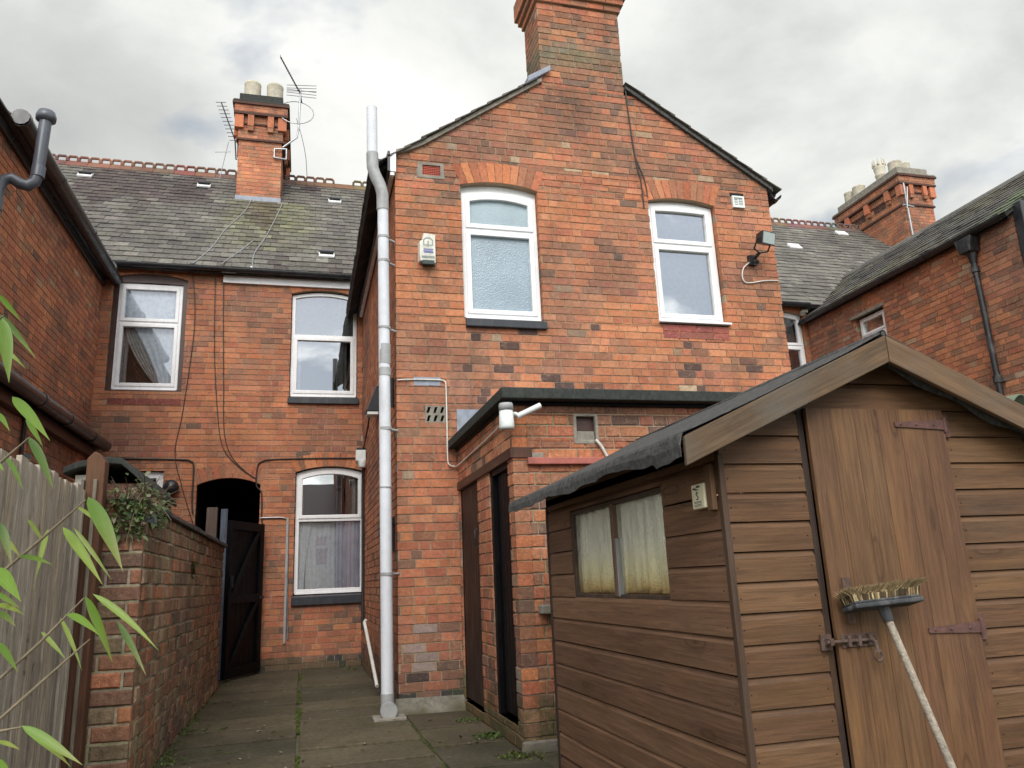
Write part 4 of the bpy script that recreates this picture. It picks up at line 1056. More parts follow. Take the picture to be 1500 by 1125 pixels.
# gable triangle of the right wing
mb=MB(); rxa,rza=11.3,5.98
brickwall(mb,FS(7.46),4.5,5.9,CG,lambda v:[(min(XR+(v-4.5)/.70,11.25),max(XR+4.3-(v-4.5)/.70,11.35))],palR,depth=.11,voff=G)
mb.build('gable',[MT['brick'],MT['mortar']],rh)
w=window(rh,FW(XR),-10.70,-10.07,3.33,4.085,0,trans=3.76,label='small side window under a dark head board',room=.5,fw=.045,uppersash=True,sw=.03)
mb=MB(); mb.fbox(FW(XR),-10.80,-10.0,4.10,4.15,-.02,.05); mb.build('head_board',MT['concrete'],w)
mb=MB(); drape(mb,FW(XR),-10.65,-10.1,3.4,3.7,-.25,3,.01); mb.build('curtain',MT['netgrey'],w)
# range roof right
O=V(0,11.86,4.85-.067); mb=MB()
Lr=slope_len
def spR(s):
    y=11.86+s/sqrt(1+.907**2); z=4.85+.907*(y-12)
    xv=min(XR-.05+max(0,z-4.5)/.70,11.3) if z<5.98 else None
    return [(4.6,xv if xv else 17.5)] if xv and z<5.9 else [(4.6,17.5)]
vr=[(13.62,15.9),(11.20,14.7)]
slates(mb,O,Vx,Sdir,Nr,0,slope_len+.1,lambda s:[(4.6,17.5)],tint=lambda u,s:[(1+.25*vn(u,s,1.0,3.3))*1.05]*3)
mb.hexa([O+Vx*4.6,O+Vx*17.5,O+Vx*17.5+Sdir*L_ if False else O+Vx*17.5+Sdir*(Lr+.14),O+Vx*4.6+Sdir*(Lr+.14)]+[p-Nr*.06 for p in (O+Vx*4.6,O+Vx*17.5,O+Vx*17.5+Sdir*(Lr+.14),O+Vx*4.6+Sdir*(Lr+.14))],(.03,.03,.03))
mb.face([V(4.6,16.3,8.78),V(17.5,16.3,8.78),V(17.5,20.6,4.85),V(4.6,20.6,4.85)],(.1,.1,.1))
roofr=mb.build('roof',MT['slate'],rh)
mb=MB(); ridge_crest(mb,4.6,17.5,16.3,8.85,col=(.16,.10,.075)); mb.build('ridge_tiles',MT['ridge'],roofr)
for x,y in vr:
    c=V(x,y,4.85+.907*(y-12)+.085); q=lambda u,s,n:c+Vx*u+Sdir*s+Nr*n; vm=MB()
    vm.hexa([q(-.15,-.11,.03),q(.15,-.11,.03),q(.15,.11,.055),q(-.15,.11,.055),q(-.15,-.11,.0),q(.15,-.11,.0),q(.15,.11,0),q(-.15,.11,0)]); vm.build('roof_vent',MT['upvc'],roofr)
gutter(rh,V(5.4,11.83,4.80),V(9.15,11.83,4.80),.06,out=-Vy)
# wing roof
mb=MB(); s=.70; S=V(1,0,s).normalized(); Nn=V(-s,0,1).normalized(); O=V(9.0,0,4.47); LL=(rxa-9.0)*sqrt(1+s*s)
ybr=lambda t:12.0+max(0,(O.z+S.z*t-4.85)/.907)
slates(mb,O,Vy,S,Nn,0,LL,lambda t:[(7.40,ybr(t))],tint=lambda u,s2:[.85*(1+.3*vn(u,s2,1,2)),.85*(1+.3*vn(u,s2,1,2))+(.25 if u<7.9 and s2<1.2 else 0),.8])
mb.hexa([O+Vy*7.42,O+Vy*12.1,O+Vy*13.6+S*LL,O+Vy*7.42+S*LL]+[p-Nn*.05 for p in (O+Vy*7.42,O+Vy*12.1,O+Vy*13.6+S*LL,O+Vy*7.42+S*LL)],(.03,.03,.03))
S2=V(-1,0,s).normalized(); O2=V(13.6,0,4.47); N2=V(s,0,1).normalized()
mb.hexa([O2+Vy*7.42,O2+Vy*12.1,O2+Vy*13.6+S2*LL,O2+Vy*7.42+S2*LL]+[p-N2*.05 for p in (O2+Vy*7.42,O2+Vy*12.1,O2+Vy*13.6+S2*LL,O2+Vy*7.42+S2*LL)],(.1,.1,.1))
rw=mb.build('roof',MT['slate'],rh)
mb=MB()
for i in range(20):
    y=7.42+i*.32; mb.prism([V(rxa-.15,y,rza+.0),V(rxa+.15,y,rza+.0),V(rxa,y,rza+.15)],V(0,.312,0),(.13,.125,.115))
mb.build('ridge_tiles',MT['slate'],rw)
mb=MB(); mb.tube([V(9.02,11.9,4.62),V(9.9,12.6,5.25),V(10.7,13.1,5.75)],[.05,.04,.04],6); 
for i in range(14):
    t=i/13; p=V(9.1+1.6*t,11.95+1.1*t,4.66+1.08*t); mb.box(p.x-.06,p.x+.06,p.y-.05,p.y+.05,p.z-.01,p.z+.03+rnd.random()*.02)
mb.build('valley_mortar',MT['concrete'],rw)
gutter(rh,V(9.03,7.5,4.49),V(9.03,11.95,4.49),.065,out=-Vx)
mb=MB(); mb.box(9.10,9.13,7.47,11.9,4.42,4.53); mb.build('fascia',MT['blackpl'],rh)
mb=MB(); mb.box(9.02,9.2,7.28,7.44,4.30,4.62); mb.hexa([V(9.15,7.25,3.9),V(9.32,7.25,3.9),V(9.32,7.25,4.75),V(9.15,7.25,4.65),V(9.15,7.4,3.9),V(9.32,7.4,3.9),V(9.32,7.4,4.75),V(9.15,7.4,4.65)]) if False else None
o=pipe(rh,[V(9.10,8.12,4.20),V(9.10,8.12,1.0)],.04,'iron',name='downpipe',collars=[(V(9.10,8.12,2.35),Vz,.05,1.45),(V(9.10,8.12,3.95),Vz,.04,1.4)],brackets=[(V(9.10,8.12,2.32),V(.08,.06,0),.02),(V(9.10,8.12,2.32),V(.08,-.06,0),.02)])
mb=MB(); mb.hexa([V(8.97,8.03,4.20),V(8.97,8.22,4.20),V(8.97,8.27,4.42),V(8.97,7.98,4.42),V(9.15,8.03,4.20),V(9.15,8.22,4.20),V(9.15,8.27,4.42),V(9.15,7.98,4.42)]); mb.tube([V(9.09,8.12,4.24),V(9.10,8.12,4.05)],[.075,.045],10); mb.build('hopper',MT['iron'],o,bevel=.01)
mb=MB(); mb.box(9.16,9.27,7.30,7.44,3.6,4.62); mb.build('bargeboard',MT['blackpl'],rh,bevel=.01)
ridge_chimney(rh,14.58,15.5,14.68,17.0,7.3,8.78,[(15.2,15.9,.95,.135,'crown'),(14.85,15.3,.5,.17,'') if False else (15.0,15.15,.43,.17,''),(14.95,16.5,.43,.17,''),(14.95,17.0-.15,.43,.17,''),(15.3,15.2,.43,.17,'')],'ornate right hand chimney with a crown topped pot','R')
t=fitting('tv_aerial','small aerial bracketed to the corner of the right chimney','aerial',(14.5,14.6,8.2))
mb=MB(); mb.tube([V(14.62,14.60,7.9),V(14.60,14.58,9.35)],.025,6); mb.tube([V(14.45,14.55,8.72),V(14.75,14.55,8.68)],.03,6); mb.tube([V(14.50,14.5,8.6),V(14.62,14.5,9.2)],.015,5); mb.build('mast',MT['alu'],t)

# green corrugated roof beyond the shed
t=thing('lean_to',(4.2,3.6,G),'green corrugated roofed lean-to right behind the shed','lean-to')
mb=MB(); n=90; vs=[]
for k in range(2):
    for i in range(n+1):
        x=3.60+i*.022; y=(3.42,5.6)[k]; z=(.865,1.05)[k]+.042*sin((x-3.6)*24-1.2)-(.05 if i<2 else 0)
        vs.append(V(x,y,z))
mb.shared(vs,[(i,i+1,n+2+i,n+1+i) for i in range(n)],(1,1,1),0,True); o=mb.build('roof',MT['corr'],t); md=o.modifiers.new('s','SOLIDIFY'); md.thickness=.008
mb=MB(); mb.box(3.70,5.5,3.55,5.6,G-.05,.80); mb.build('wall',MT['blackwood'],t)

# ================================================================== LEFT NEIGHBOUR
lh=thing('neighbour_house',(-3.0,8.0,G),'orange brick neighbouring house along the left edge','house')
XL=-2.98
palL=lambda u,v: pick([(ORANGE,.5-max(0,vn(u,v,.8,1.9))*.5),(RED,.24),(DULL,.16+max(0,vn(u,v,.8,1.9))*.8),(BUFF,.015),(DARK,.04)])
mb=MB(); brickwall(mb,FE(XL),G,4.62,CG,lambda v:[(5.5,YB+.01)],palL,depth=.11,voff=G,jit=.004); 
brickwall(mb,FS(5.5),2.0,4.62,CG,lambda v:[(-6.5,XL-.1)],palL,depth=.11,voff=G)
mb.build('wall',[MT['brick'],MT['mortar']],lh)
mb=MB(); brickwall(mb,FE(-2.90),G,1.93,CG,lambda v:[(6.6,YB-.1)],palL,depth=.07,voff=G,jit=.005); mb.build('bay_wall',[MT['brick'],MT['mortar']],lh)
mb=MB(); mb.hexa([V(-2.72,6.6,2.06),V(-2.72,11.9,2.06),V(-2.98,11.9,2.24),V(-2.98,6.6,2.24),V(-2.72,6.6,2.02),V(-2.72,11.9,2.02),V(-2.98,11.9,2.0),V(-2.98,6.6,2.0)]); mb.build('bay_roof',MT['blackpl'],lh)
mb=MB(); mb.tube([V(-2.70,6.6,2.03),V(-2.70,11.82,2.05)],.075,12); 
for y in (8.9,9.9,11.0): mb.tube([V(-2.70,y-.03,2.04),V(-2.70,y+.03,2.04)],.083,12)
mb.build('gutter',MT['blackpl'],lh)
mb=MB(); mb.box(-2.89,-2.80,6.6,11.75,1.86,1.99); mb.build('fascia',MT['brownpaint'],lh,bevel=.006)
mb=MB(); mb.tube([V(-2.78,9.0,1.95),V(-2.86,9.02,1.85),V(-2.86,9.02,1.2)],.022,8); mb.tube([V(-2.86,9.0,1.42),V(-2.7,8.7,1.40)],.04,8); mb.build('waste_pipe',MT['blackpl'],lh)
# eaves: fascia, soffit and gutter
mb=MB(); mb.box(-2.97,-2.93,5.5,11.97,4.50,4.66); mb.box(-2.93,-2.86,5.5,11.97,4.60,4.63); mb.build('fascia',MT['blackpl'],lh,bevel=.006)
mb=MB(); mb.tube([V(-2.80,7.75,4.66),V(-2.80,12.0,4.62)],.085,12)
for y in (7.8,9.0,10.4,11.6): mb.tube([V(-2.80,y-.03,4.655),V(-2.80,y+.03,4.655)],.094,12)
mb.build('gutter',MT['blackpl'],lh)
mb=MB(); s=.75; S=V(-1,0,s).normalized(); Nn=V(s,0,1).normalized(); O=V(-2.85,0,4.66); LL=2.6*sqrt(1+s*s)
slates(mb,O,Vy,S,Nn,0,LL,lambda t:[(7.8,12.0+max(0,(O.z+S.z*t-4.85)/.907))])
mb.hexa([O+Vy*7.8,O+Vy*12.1,O+Vy*14.0+S*LL,O+Vy*7.8+S*LL]+[p-Nn*.05 for p in (O+Vy*7.8,O+Vy*12.1,O+Vy*14.0+S*LL,O+Vy*7.8+S*LL)],(.03,.03,.03))
mb.build('roof',MT['slate'],lh)
P=[V(-2.86,7.60,-.2),V(-2.86,7.60,3.66),V(-2.857,7.60,3.78),V(-2.825,7.61,3.88),V(-2.76,7.62,3.91),V(-2.69,7.64,3.87),V(-2.63,7.65,3.86),V(-2.58,7.66,3.91),V(-2.56,7.66,4.0),V(-2.55,7.68,4.62)]
o=pipe(lh,P[:2],.055,'greypl',name='soil_pipe',n=18,collars=[(V(-2.86,7.60,3.40),Vz,.02,1.1),(V(-2.86,7.60,3.0),Vz,.02,1.1)])
mb=MB(); mb.tube(P[1:],.055,18); mb.build('pipe_bend',MT['greypl'],o)
for q in ((V(-2.86,7.60,3.56),V(-2.86,7.60,3.68)),(V(-2.56,7.66,3.96),V(-2.557,7.67,4.08))):
    mb=MB(); mb.tube(q,.062,18); mb.build('pipe_collar',MT['greypl'],o)
mb=MB(); mb.lathe(V(-2.55,7.68,4.58),Vz,[(.058,0),(.09,.02),(.092,.06),(.075,.11),(.03,.135),(0,.138)],18); mb.build('cowl',MT['greypl'],o)

# ================================================================== BRICK OUTBUILDING
ob=thing('brick_outbuilding',(1.46,5.35,G),'small flat roofed brick outbuilding against the gable','outbuilding')
XO,YO=1.455,5.35; CO=.0885
palO=lambda u,v: pick([(RED,.42),(ORANGE,.34),(DULL,.2),(DARK,.06+(.25 if v<-.6 else 0)),(BUFF,.03+(.12 if v<-.6 else 0))])
palOf=lambda u,v: pick([(ORANGE,.45),(RED,.3),(DULL,.2+(.4 if v>1.1 else 0)),(DARK,.08+(.2 if v>1.1 or v<-.7 else 0))])
mb=MB(); D1=(-7.36,-6.56,-1.05,.86); D2=(-6.10,-5.50,-.98,.86)
brickwall(mb,FW(XO),G-.03,1.24,CO,cut(lambda v:[(-7.40,-YO)],[D1,D2]),palO,[.86,-1.05,-.98],depth=.11,bond='alt',jit=.005,cham=.004,joint=.011,voff=G,ragged=.002)
HOLE=(1.955,2.115,.97,1.165)
brickwall(mb,FS(YO),G-.03,1.24,CO,cut(lambda v:[(XO+.112,4.2)],[HOLE,(1.455,1.70,.80,.88) if False else HOLE]),palOf,[HOLE[2],HOLE[3]],depth=.11,bond='alt',jit=.006,cham=.004,joint=.011,voff=G,ragged=.002)
# corner bricks of the front face
k=0
z=G
while z<1.2:
    if not (.86<z+.04<.0): 
        mb.box(XO-.001+.0,XO+.1125,YO-.003,YO+.105,z+.006,z+CO-.006,palO(0,z),0,Vx,(rnd.random()*9,0))
    z+=CO
brickwall(mb,FE(4.2),G,1.24,CO,lambda v:[(YO+.11,7.4)],palO,depth=.11,voff=G)
mb.build('wall',[MT['obrick'],MT['obmortar']],ob)
mb=MB(); mb.box(1.95,2.12,YO+.04,YO+.12,.96,1.18,mat=0); mb.box(1.965,2.105,YO+.012,YO+.045,.97,1.05,mat=1); mb.ring(FS(YO),[(1.935,.95),(2.135,.95),(2.135,1.18),(1.935,1.18)],[(1.962,.982),(2.11,.982),(2.11,1.16),(1.962,1.16)],-.03,.006,mat=1)
o=mb.build('wall_recess',[MT['brownpaint'],MT['concrete']],ob,bevel=.006); o['label']='broken square recess edged in pale mortar'
mb=MB(); mb.box(1.36,4.3,5.22,7.39,1.262,1.345); mb.build('flat_roof',MT['feltgreen'],ob,bevel=.008)
mb=MB(); mb.box(1.43,4.2,5.31,7.38,1.236,1.262); mb.build('roof_deck',MT['blackwood'],ob)
mb=MB(); mb.box(1.435,1.60,5.335,7.37,.845,.925,(.075,.032,.022),0,Vy); mb.build('lintel',MT['shed'],ob,bevel=.006)
mb=MB(); mb.box(1.60,1.69,5.337,5.36,.80,.885); mb.build('lintel_patch',MT['concrete'],ob,bevel=.006)
# brown ledged door
mb=MB()
for i in range(8):
    a=6.58+i*.0965; mb.box(1.475,1.495,a+.002,a+.0945,-1.02,.84,(.022,.011,.009),0,Vz,(i*1.3,i*.7))
d1=mb.build('door',MT['shed'],ob,bevel=.004); d1['label']='brown boarded door nearest the gable'
mb=MB(); mb.box(1.47,1.52,6.56,6.58,-1.04,.86); mb.box(1.47,1.52,7.345,7.36,-1.04,.86); mb.build('frame',MT['blackwood'],d1)
mb=MB(); mb.tube([V(1.465,6.64,.28),V(1.44,6.64,.29),V(1.44,6.64,.42),V(1.465,6.64,.43)],.008,6); mb.build('handle',MT['iron'],d1)
mb=MB(); mb.box(1.505,1.525,5.52,6.08,-.95,.85); 
for i in range(6): mb.box(1.497,1.504,5.522+i*.093,5.608+i*.093,-.95,.85)
d2=mb.build('door',MT['blackwood'],ob); d2['label']='black door set deep in its frame at the yard end'
mb=MB(); mb.box(1.462,1.53,6.03,6.10,-.98,.86); mb.box(1.462,1.53,5.50,5.53,-.98,.86); mb.box(1.462,1.53,5.50,6.10,.80,.846); mb.build('frame',MT['blackwood'],d2,bevel=.005)
mb=MB(); mb.box(1.46,1.56,5.49,6.12,G,-.98); mb.box(1.462,1.56,6.56,7.36,G,-1.05); mb.c=[(.2,.18,.15)]*len(mb.c); mb.build('threshold',MT['mossconcrete'],ob,bevel=.012)
mb=MB(); mb.box(1.56,3.6,5.305,5.36,.795,.845); mb.build('window_head',MT['sandstone'],ob,bevel=.006)
mb=MB(); mb.box(1.59,3.4,5.26,5.36,-.245,-.185); mb.build('window_sill',MT['concrete'],ob,bevel=.01)
mb=MB(); mb.box(1.435,1.75,5.33,5.36,G-.02,G+.07); mb.c=[(.19,.17,.14)]*len(mb.c); mb.build('footing',MT['mossconcrete'],ob,bevel=.015)
# lamp on the corner
t=thing('security_lamp',(1.37,5.25,1.1),'white cylindrical security lamp with tubular arm on the outbuilding corner','security lamp')
c=V(1.385,5.21,1.03); ax=V(-.02,-.05,1).normalized()
mb=MB(); mb.lathe(c,ax,[(0,0),(.052,0),(.055,.02),(.049,.135),(.0,.135)],20); mb.build('shade',MT['lampwhite'],t)
mb=MB(); mb.lathe(c,ax,[(.0,.134),(.052,.136),(.052,.175),(.046,.188),(0,.19)],20); mb.build('cap',MT['collar'],t)
mb=MB(); mb.tube([c+V(.05,.03,.12),V(1.46,5.22,1.145),V(1.475,5.21,1.13)],.014,8); mb.tube([V(1.465,5.21,1.125),V(1.64,5.20,1.205)],[.020,.022],12); mb.tube([V(1.47,5.21,1.135),V(1.47,5.34,1.15)],.012,8); mb.build('arm',MT['lampwhite'],t)
cable([V(2.10,5.335,.98),V(2.14,5.33,.93),V(2.19,5.335,.84),V(2.24,5.33,.76),V(2.26,5.33,.3)],.012,'wirewhite','pale cable from the broken recess down behind the shed roof')

# ================================================================== SHED
shed=thing('garden_shed',(2.07,2.40,G),'brown timber garden shed with felt roof and boarded door','shed')
XS,YS,YE,XR2=1.40,2.40,4.40,2.74
SHC=[(0.165,0.090,0.053),(0.178,0.098,0.057),(0.152,0.083,0.05),(0.185,0.103,0.06),(0.16,0.087,0.052)]
FRC=[(0.132,0.068,0.032),(0.148,0.077,0.036),(0.118,0.06,0.029),(0.158,0.084,0.04),(0.124,0.063,0.031)]
def board(mb,F,u0,u1,v0,v1,col,grain,ul=None,th=.012):
    """one shiplap board; ul=(left_at_top,right_at_top) for sloping ends"""
    O,U,W,Nn=F; l1,r1=(ul or (u0,u1)); ch=.020; d=.010
    q=lambda u,v,n:O+U*u+W*v+Nn*n
    f=(v1-v0-ch)/(v1-v0); lm=u0+(l1-u0)*f; rm=u1+(r1-u1)*f
    vs=[q(u0,v0,th),q(u1,v0,th),q(rm,v1-ch,th),q(lm,v1-ch,th),q(r1,v1,th-d),q(l1,v1,th-d),
        q(u0,v0,0),q(u1,v0,0),q(r1,v1,0),q(l1,v1,0)]
    fs=[(0,1,2,3),(3,2,4,5),(6,7,1,0),(6,0,3,5,9),(1,7,8,4,2),(5,4,8,9)]
    mb.shared(vs,fs,col,0,False,grain,(rnd.uniform(0,40),rnd.uniform(0,40)))
mb=MB(); F=FW(XS); c=.1195; z=-1.06
WIN=(-3.985,-2.855,-.115,.325)
nails=MB()
while z<.44:
    z1=min(z+c-.003,.50)
    iv=[(-YE,-YS-.012)]
    if z1>WIN[2]+.03 and z<WIN[3]-.02: iv=[(-YE,WIN[0]),(WIN[1],-YS-.012)]
    for a,b in iv:
        cc=rnd.choice(SHC); j=rnd.uniform(.93,1.07); sag=rnd.uniform(-.003,.003)
        board(mb,F,a,b,z+sag,z1+sag,tuple(x*j for x in cc),Vy)
        for u in (a+.03,b-.03): nails.fbox(F,u-.002,u+.002,z+.03,z+.034,.010,.0135)
    z+=c
board(mb,F,WIN[0]-.01,WIN[1]+.01,.338,.376,SHC[2],Vy)
board(mb,F,-YE,-YS-.012,.40,.455,SHC[1],Vy); board(mb,F,-YE,-YS-.012,.457,.505,SHC[1],Vy)
# front boards
F=FS(YS); c=.1005; z=-1.05; DX0,DX1=1.735,2.36
ry=lambda x: .775-.475*abs(x-2.07)
def xspan(z): e=(.775-z)/.475; return max(XS-.008,2.07-e), min(XR2,2.07+e)
while z<.74:
    z1=z+c-.003
    l0,r0=xspan(z); l1,r1=xspan(z1)
    if r1-l1>.02:
        segs=[(l0,r0,l1,r1)]
        if z<.55: segs=[(l0,DX0,l1,DX0),(DX1,r0,DX1,r1)]
        for (a,b,a1,b1) in segs:
            cc=rnd.choice(FRC); j=rnd.uniform(.88,1.12)
            board(mb,F,a,b,z,z1,tuple(x*j for x in cc),Vx,(a1,b1))
            for u in (a+.025,b-.03): nails.fbox(F,u-.002,u+.002,z+.045,z+.049,.010,.0135)
    z+=c
board(mb,FE(XR2),YS,YE,-1.05,.4,SHC[0],Vy); 
mb.box(XS+.01,XR2-.01,YE-.02,YE-.005,-1.05,.44,SHC[1])
wl=mb.build('wall',MT['shed'],shed)
nails.build('nail',MT['dark'],wl,kind='stuff')
for q in ((XS-.015,XS+.008,YS-.016,YS+.010,-1.08,.39,(.07,.042,.028)),(XS-.014,XS+.0,YE-.03,YE+.012,-1.08,.40,(.05,.03,.024))):
    mb=MB(); mb.box(*q,0,Vz); mb.build('corner_post',MT['shed'],shed,bevel=.003)
mb=MB(); mb.box(DX0-.012,DX0+.012,YS-.014,YS+.05,-1.06,.56,(.035,.022,.017),0,Vz); mb.build('door_post',MT['shed'],shed,bevel=.003)
mb=MB(); mb.box(XS,XR2,YS,YE,G-.01,-1.06,(.04,.035,.03)); mb.build('floor_bearer',MT['fence'],shed)
# door
mb=MB(); n=6; w=(2.352-1.752)/n
for i in range(n):
    cc=rnd.choice([(.148,.077,.036),(.16,.084,.039),(.138,.071,.035)])
    if i>=3: cc=(cc[0]*.92,cc[1]*.86,cc[2]*.92)
    lean=.0
    FD=(V(0,YS-.014,0),Vx,Vz,-Vy)
    a=1.752+i*w
    mb.fbox(FD,a+.0005,a+w-.0005,-1.05,.555,0,.018,cc,0,Vz,(rnd.uniform(0,30),rnd.uniform(0,30)))
dr=mb.build('door',MT['sheddoor'],shed,bevel=.0012)
FD=(V(0,YS-.033,0),Vx,Vz,-Vy)
for z in (.497,-.238):
    mb=MB()
    P=lambda u,v,n:V(u,YS-.033-n,v)
    mb.hexa([P(2.125,z-.009,.005),P(2.345,z-.019,.005),P(2.345,z+.019,.005),P(2.125,z+.009,.005),P(2.125,z-.009,0),P(2.345,z-.019,0),P(2.345,z+.019,0),P(2.125,z+.009,0)])
    mb.tube([V(2.352,YS-.036,z-.028),V(2.352,YS-.036,z+.028)],.007,8)
    mb.box(2.36,2.385,YS-.022,YS-.012,z-.045,z+.045)
    for u in (2.15,2.22,2.30): mb.lathe(V(u,YS-.038,z),-Vy,[(.006,0),(.004,.003),(0,.0035)],8)
    mb.build('hinge',MT['redrust'],dr)
mb=MB(); z=-.252
mb.fbox(FD,1.765,1.905,z-.022,z+.022,0,.004); mb.tube([V(1.70,YS-.047,z),V(1.885,YS-.047,z)],.006,8)
for u in (1.785,1.825,1.87): mb.fbox(FD,u-.006,u+.006,z-.018,z+.018,.002,.022)
mb.fbox((V(0,YS-.016,0),Vx,Vz,-Vy),1.695,1.735,z-.028,z+.024,0,.008); mb.fbox((V(0,YS-.016,0),Vx,Vz,-Vy),1.708,1.722,z-.01,z+.012,.008,.04)
mb.tube([V(1.868,YS-.05,z),V(1.868,YS-.075,z-.004),V(1.872,YS-.075,z-.04)],.006,8)
mb.tube([V(1.872+.015*cos(a),YS-.075,z-.05+.017*sin(a)) for a in [2*pi*i/12 for i in range(13)]],.0045,6,cap=False)
mb.build('bolt',MT['rust'],dr,bevel=.001)
mb=MB(); mb.fbox(FD,1.800,1.832,-.085,-.045,0,.005); mb.fbox(FD,1.803,1.832,-.2,-.165,0,.005); mb.fbox(FD,1.808,1.824,-.168,-.08,0,.004); mb.build('latch_plate',MT['rust'],dr,bevel=.001)
# window
w=None
mb=MB(); F=FW(XS)
mb.ring(F,[(-3.99,-.125),(-2.85,-.125),(-2.85,.335),(-3.99,.335)],[(-3.965,-.09),(-2.87,-.09),(-2.87,.315),(-3.965,.315)],-.04,.004,(.07,.05,.04)); mb.fbox(F,-3.425,-3.395,-.10,.32,-.03,.010,(.16,.10,.07),0,Vz); mb.fbox(F,-3.393,-3.375,-.10,.16,-.03,.006,(.28,.29,.28),0,Vz)
w=mb.build('window',MT['shed'],shed,bevel=.003); w['label']='two paned shed window with stained net curtains'
for a,b in ((-3.965,-3.425),(-3.395,-2.87)):
    mb=MB(); mb.face([V(XS+.015,-u,v) for u,v in ((a,-.09),(b,-.09),(b,.315),(a,.315))]); mb.build('pane',MT['dirtyglass'],w)
    m,k=(None,None)
    mb=MB(); drape(mb,F,a,b,-.085,.315,-.040,4.3,.016,segs=60,rows=10); mb.build('curtain',MT['shednet'],w)
mb=MB(); mb.box(XS+.08,XS+.085,2.8,4.05,-.2,.38); mb.build('interior',MT['room'],w)
# roof
ez=.432; s=.445
mb=MB(); y0,y1=2.285,4.53; up=Vz
def rp(x,y,dz=0): return V(x,y,.815-s*abs(x-2.07)+dz)
random.seed(3)
nx,ny=10,90
for sg in (-1,1):
    vs=[]
    for j in range(ny+1):
        y=y0+(y1-y0)*j/ny
        for i in range(nx+1):
            x=2.07+sg*.86*i/nx; vs.append(rp(x,y,.012+.004*vn(x,y,5,1)+(-.010*sin(i/nx*pi))))
    fs=[(j*(nx+1)+i,j*(nx+1)+i+1,(j+1)*(nx+1)+i+1,(j+1)*(nx+1)+i) for j in range(ny) for i in range(nx)]
    mb.shared(vs,fs,(1,1,1),0,True)
    # ragged felt flap folded over the eave
    vs=[]
    for j in range(ny+1):
        y=y0+(y1-y0)*j/ny; h=.060+.020*vn(y,0,2.2,3)+.012*vn(y,2,6,3)+.010*max(0,vn(y,5,17,3))+(.02 if j<9 else 0)
        xe=2.07+sg*.86; zt=.815-s*.86+.012
        for t in (0,.12,.5,1): vs.append(V(xe+sg*(.012*min(1,t*4)+.010*vn(y,t,3,5)*t),y,zt-h*t))
    fs=[(j*4+i,j*4+i+1,(j+1)*4+i+1,(j+1)*4+i) for j in range(ny) for i in range(3)]
    mb.shared(vs,fs,(1,1,1),0,False)
    # boards under the felt
    mb.hexa([rp(2.07,y0+.02,.0),rp(2.07+sg*.84,y0+.02,.0),rp(2.07+sg*.84,y1-.02,.0),rp(2.07,y1-.02,.0)]+[rp(2.07,y0+.02,-.015),rp(2.07+sg*.84,y0+.02,-.015),rp(2.07+sg*.84,y1-.02,-.015),rp(2.07,y1-.02,-.015)],mat=1)
    # ragged felt edge hanging under the front verge
    vs=[]
    for i in range(31):
        x=2.07+sg*.84*i/30; 
        for t in (0,1): vs.append(rp(x,2.325+.012*t,.0-t*(.095+.012*vn(x,1,9,2)+.01*sin(x*23))))
    mb.shared(vs,[(2*i,2*i+1,2*i+3,2*i+2) for i in range(30)],(1,1,1),0,True)
mb.tube([V(2.07,y0,.826),V(2.07,y1,.826)],.014,8)
rf=mb.build('roof',[MT['felt'],MT['brownpaint']],shed)
sd=rf.modifiers.new('s','SOLIDIFY'); sd.thickness=.004
for sg in (-1,1):
    mb=MB(); xe=2.07+sg*.86
    A=V(2.07+sg*.0015,2.275,.815); B=rp(xe,2.275); w1,w2=.102,.098
    P=[A,B,B-Vz*w2,A-Vz*w1] if sg<0 else [A,A-Vz*w1,B-Vz*w2,B]
    g=(B-A).normalized()
    mb.prism([p for p in (P if sg>0 else P)],V(0,.02,0),(.118,.077,.045) if sg<0 else (.145,.09,.052),0,g,(sg*3.3,1.7))
    mb.build('bargeboard',MT['barge'],shed,bevel=.003)
# cream sensor by the corner
t=thing('alarm_sensor',(1.38,2.54,.25),'small cream sensor box under the shed eaves','sensor')
mb=MB(); mb.box(1.358,1.386,2.457,2.548,.212,.300); mb.build('case',MT['sensor'],t,bevel=.005)
a=V(1.358,2.548,0); FP=(a,V(0,-1,0),Vz,V(-1,0,0)); mb=MB()
mb.fbox(FP,.014,.036,.281,.287,-.002,.0008); mb.fbox(FP,.040,.066,.286,.293,-.002,.0008); mb.fbox(FP,.03,.052,.277,.281,-.002,.0008)
sq=[(.052,.266),(.043,.271),(.037,.265),(.044,.258),(.051,.251),(.046,.244),(.036,.247)]
mb.tube([a-Vy*x+Vz*z-Vx*.0003 for x,z in sq],.0022,5)
for z in (.237,.233,.227,.222): mb.fbox(FP,.018,.070,z-.001,z+.001,-.002,.0006)
mb.build('print',MT['ink'],t)
mb=MB(); mb.box(1.365,1.385,2.415,2.455,.20,.36,(.16,.09,.05),0,Vz); mb.build('batten',MT['shed'],shed,bevel=.003)

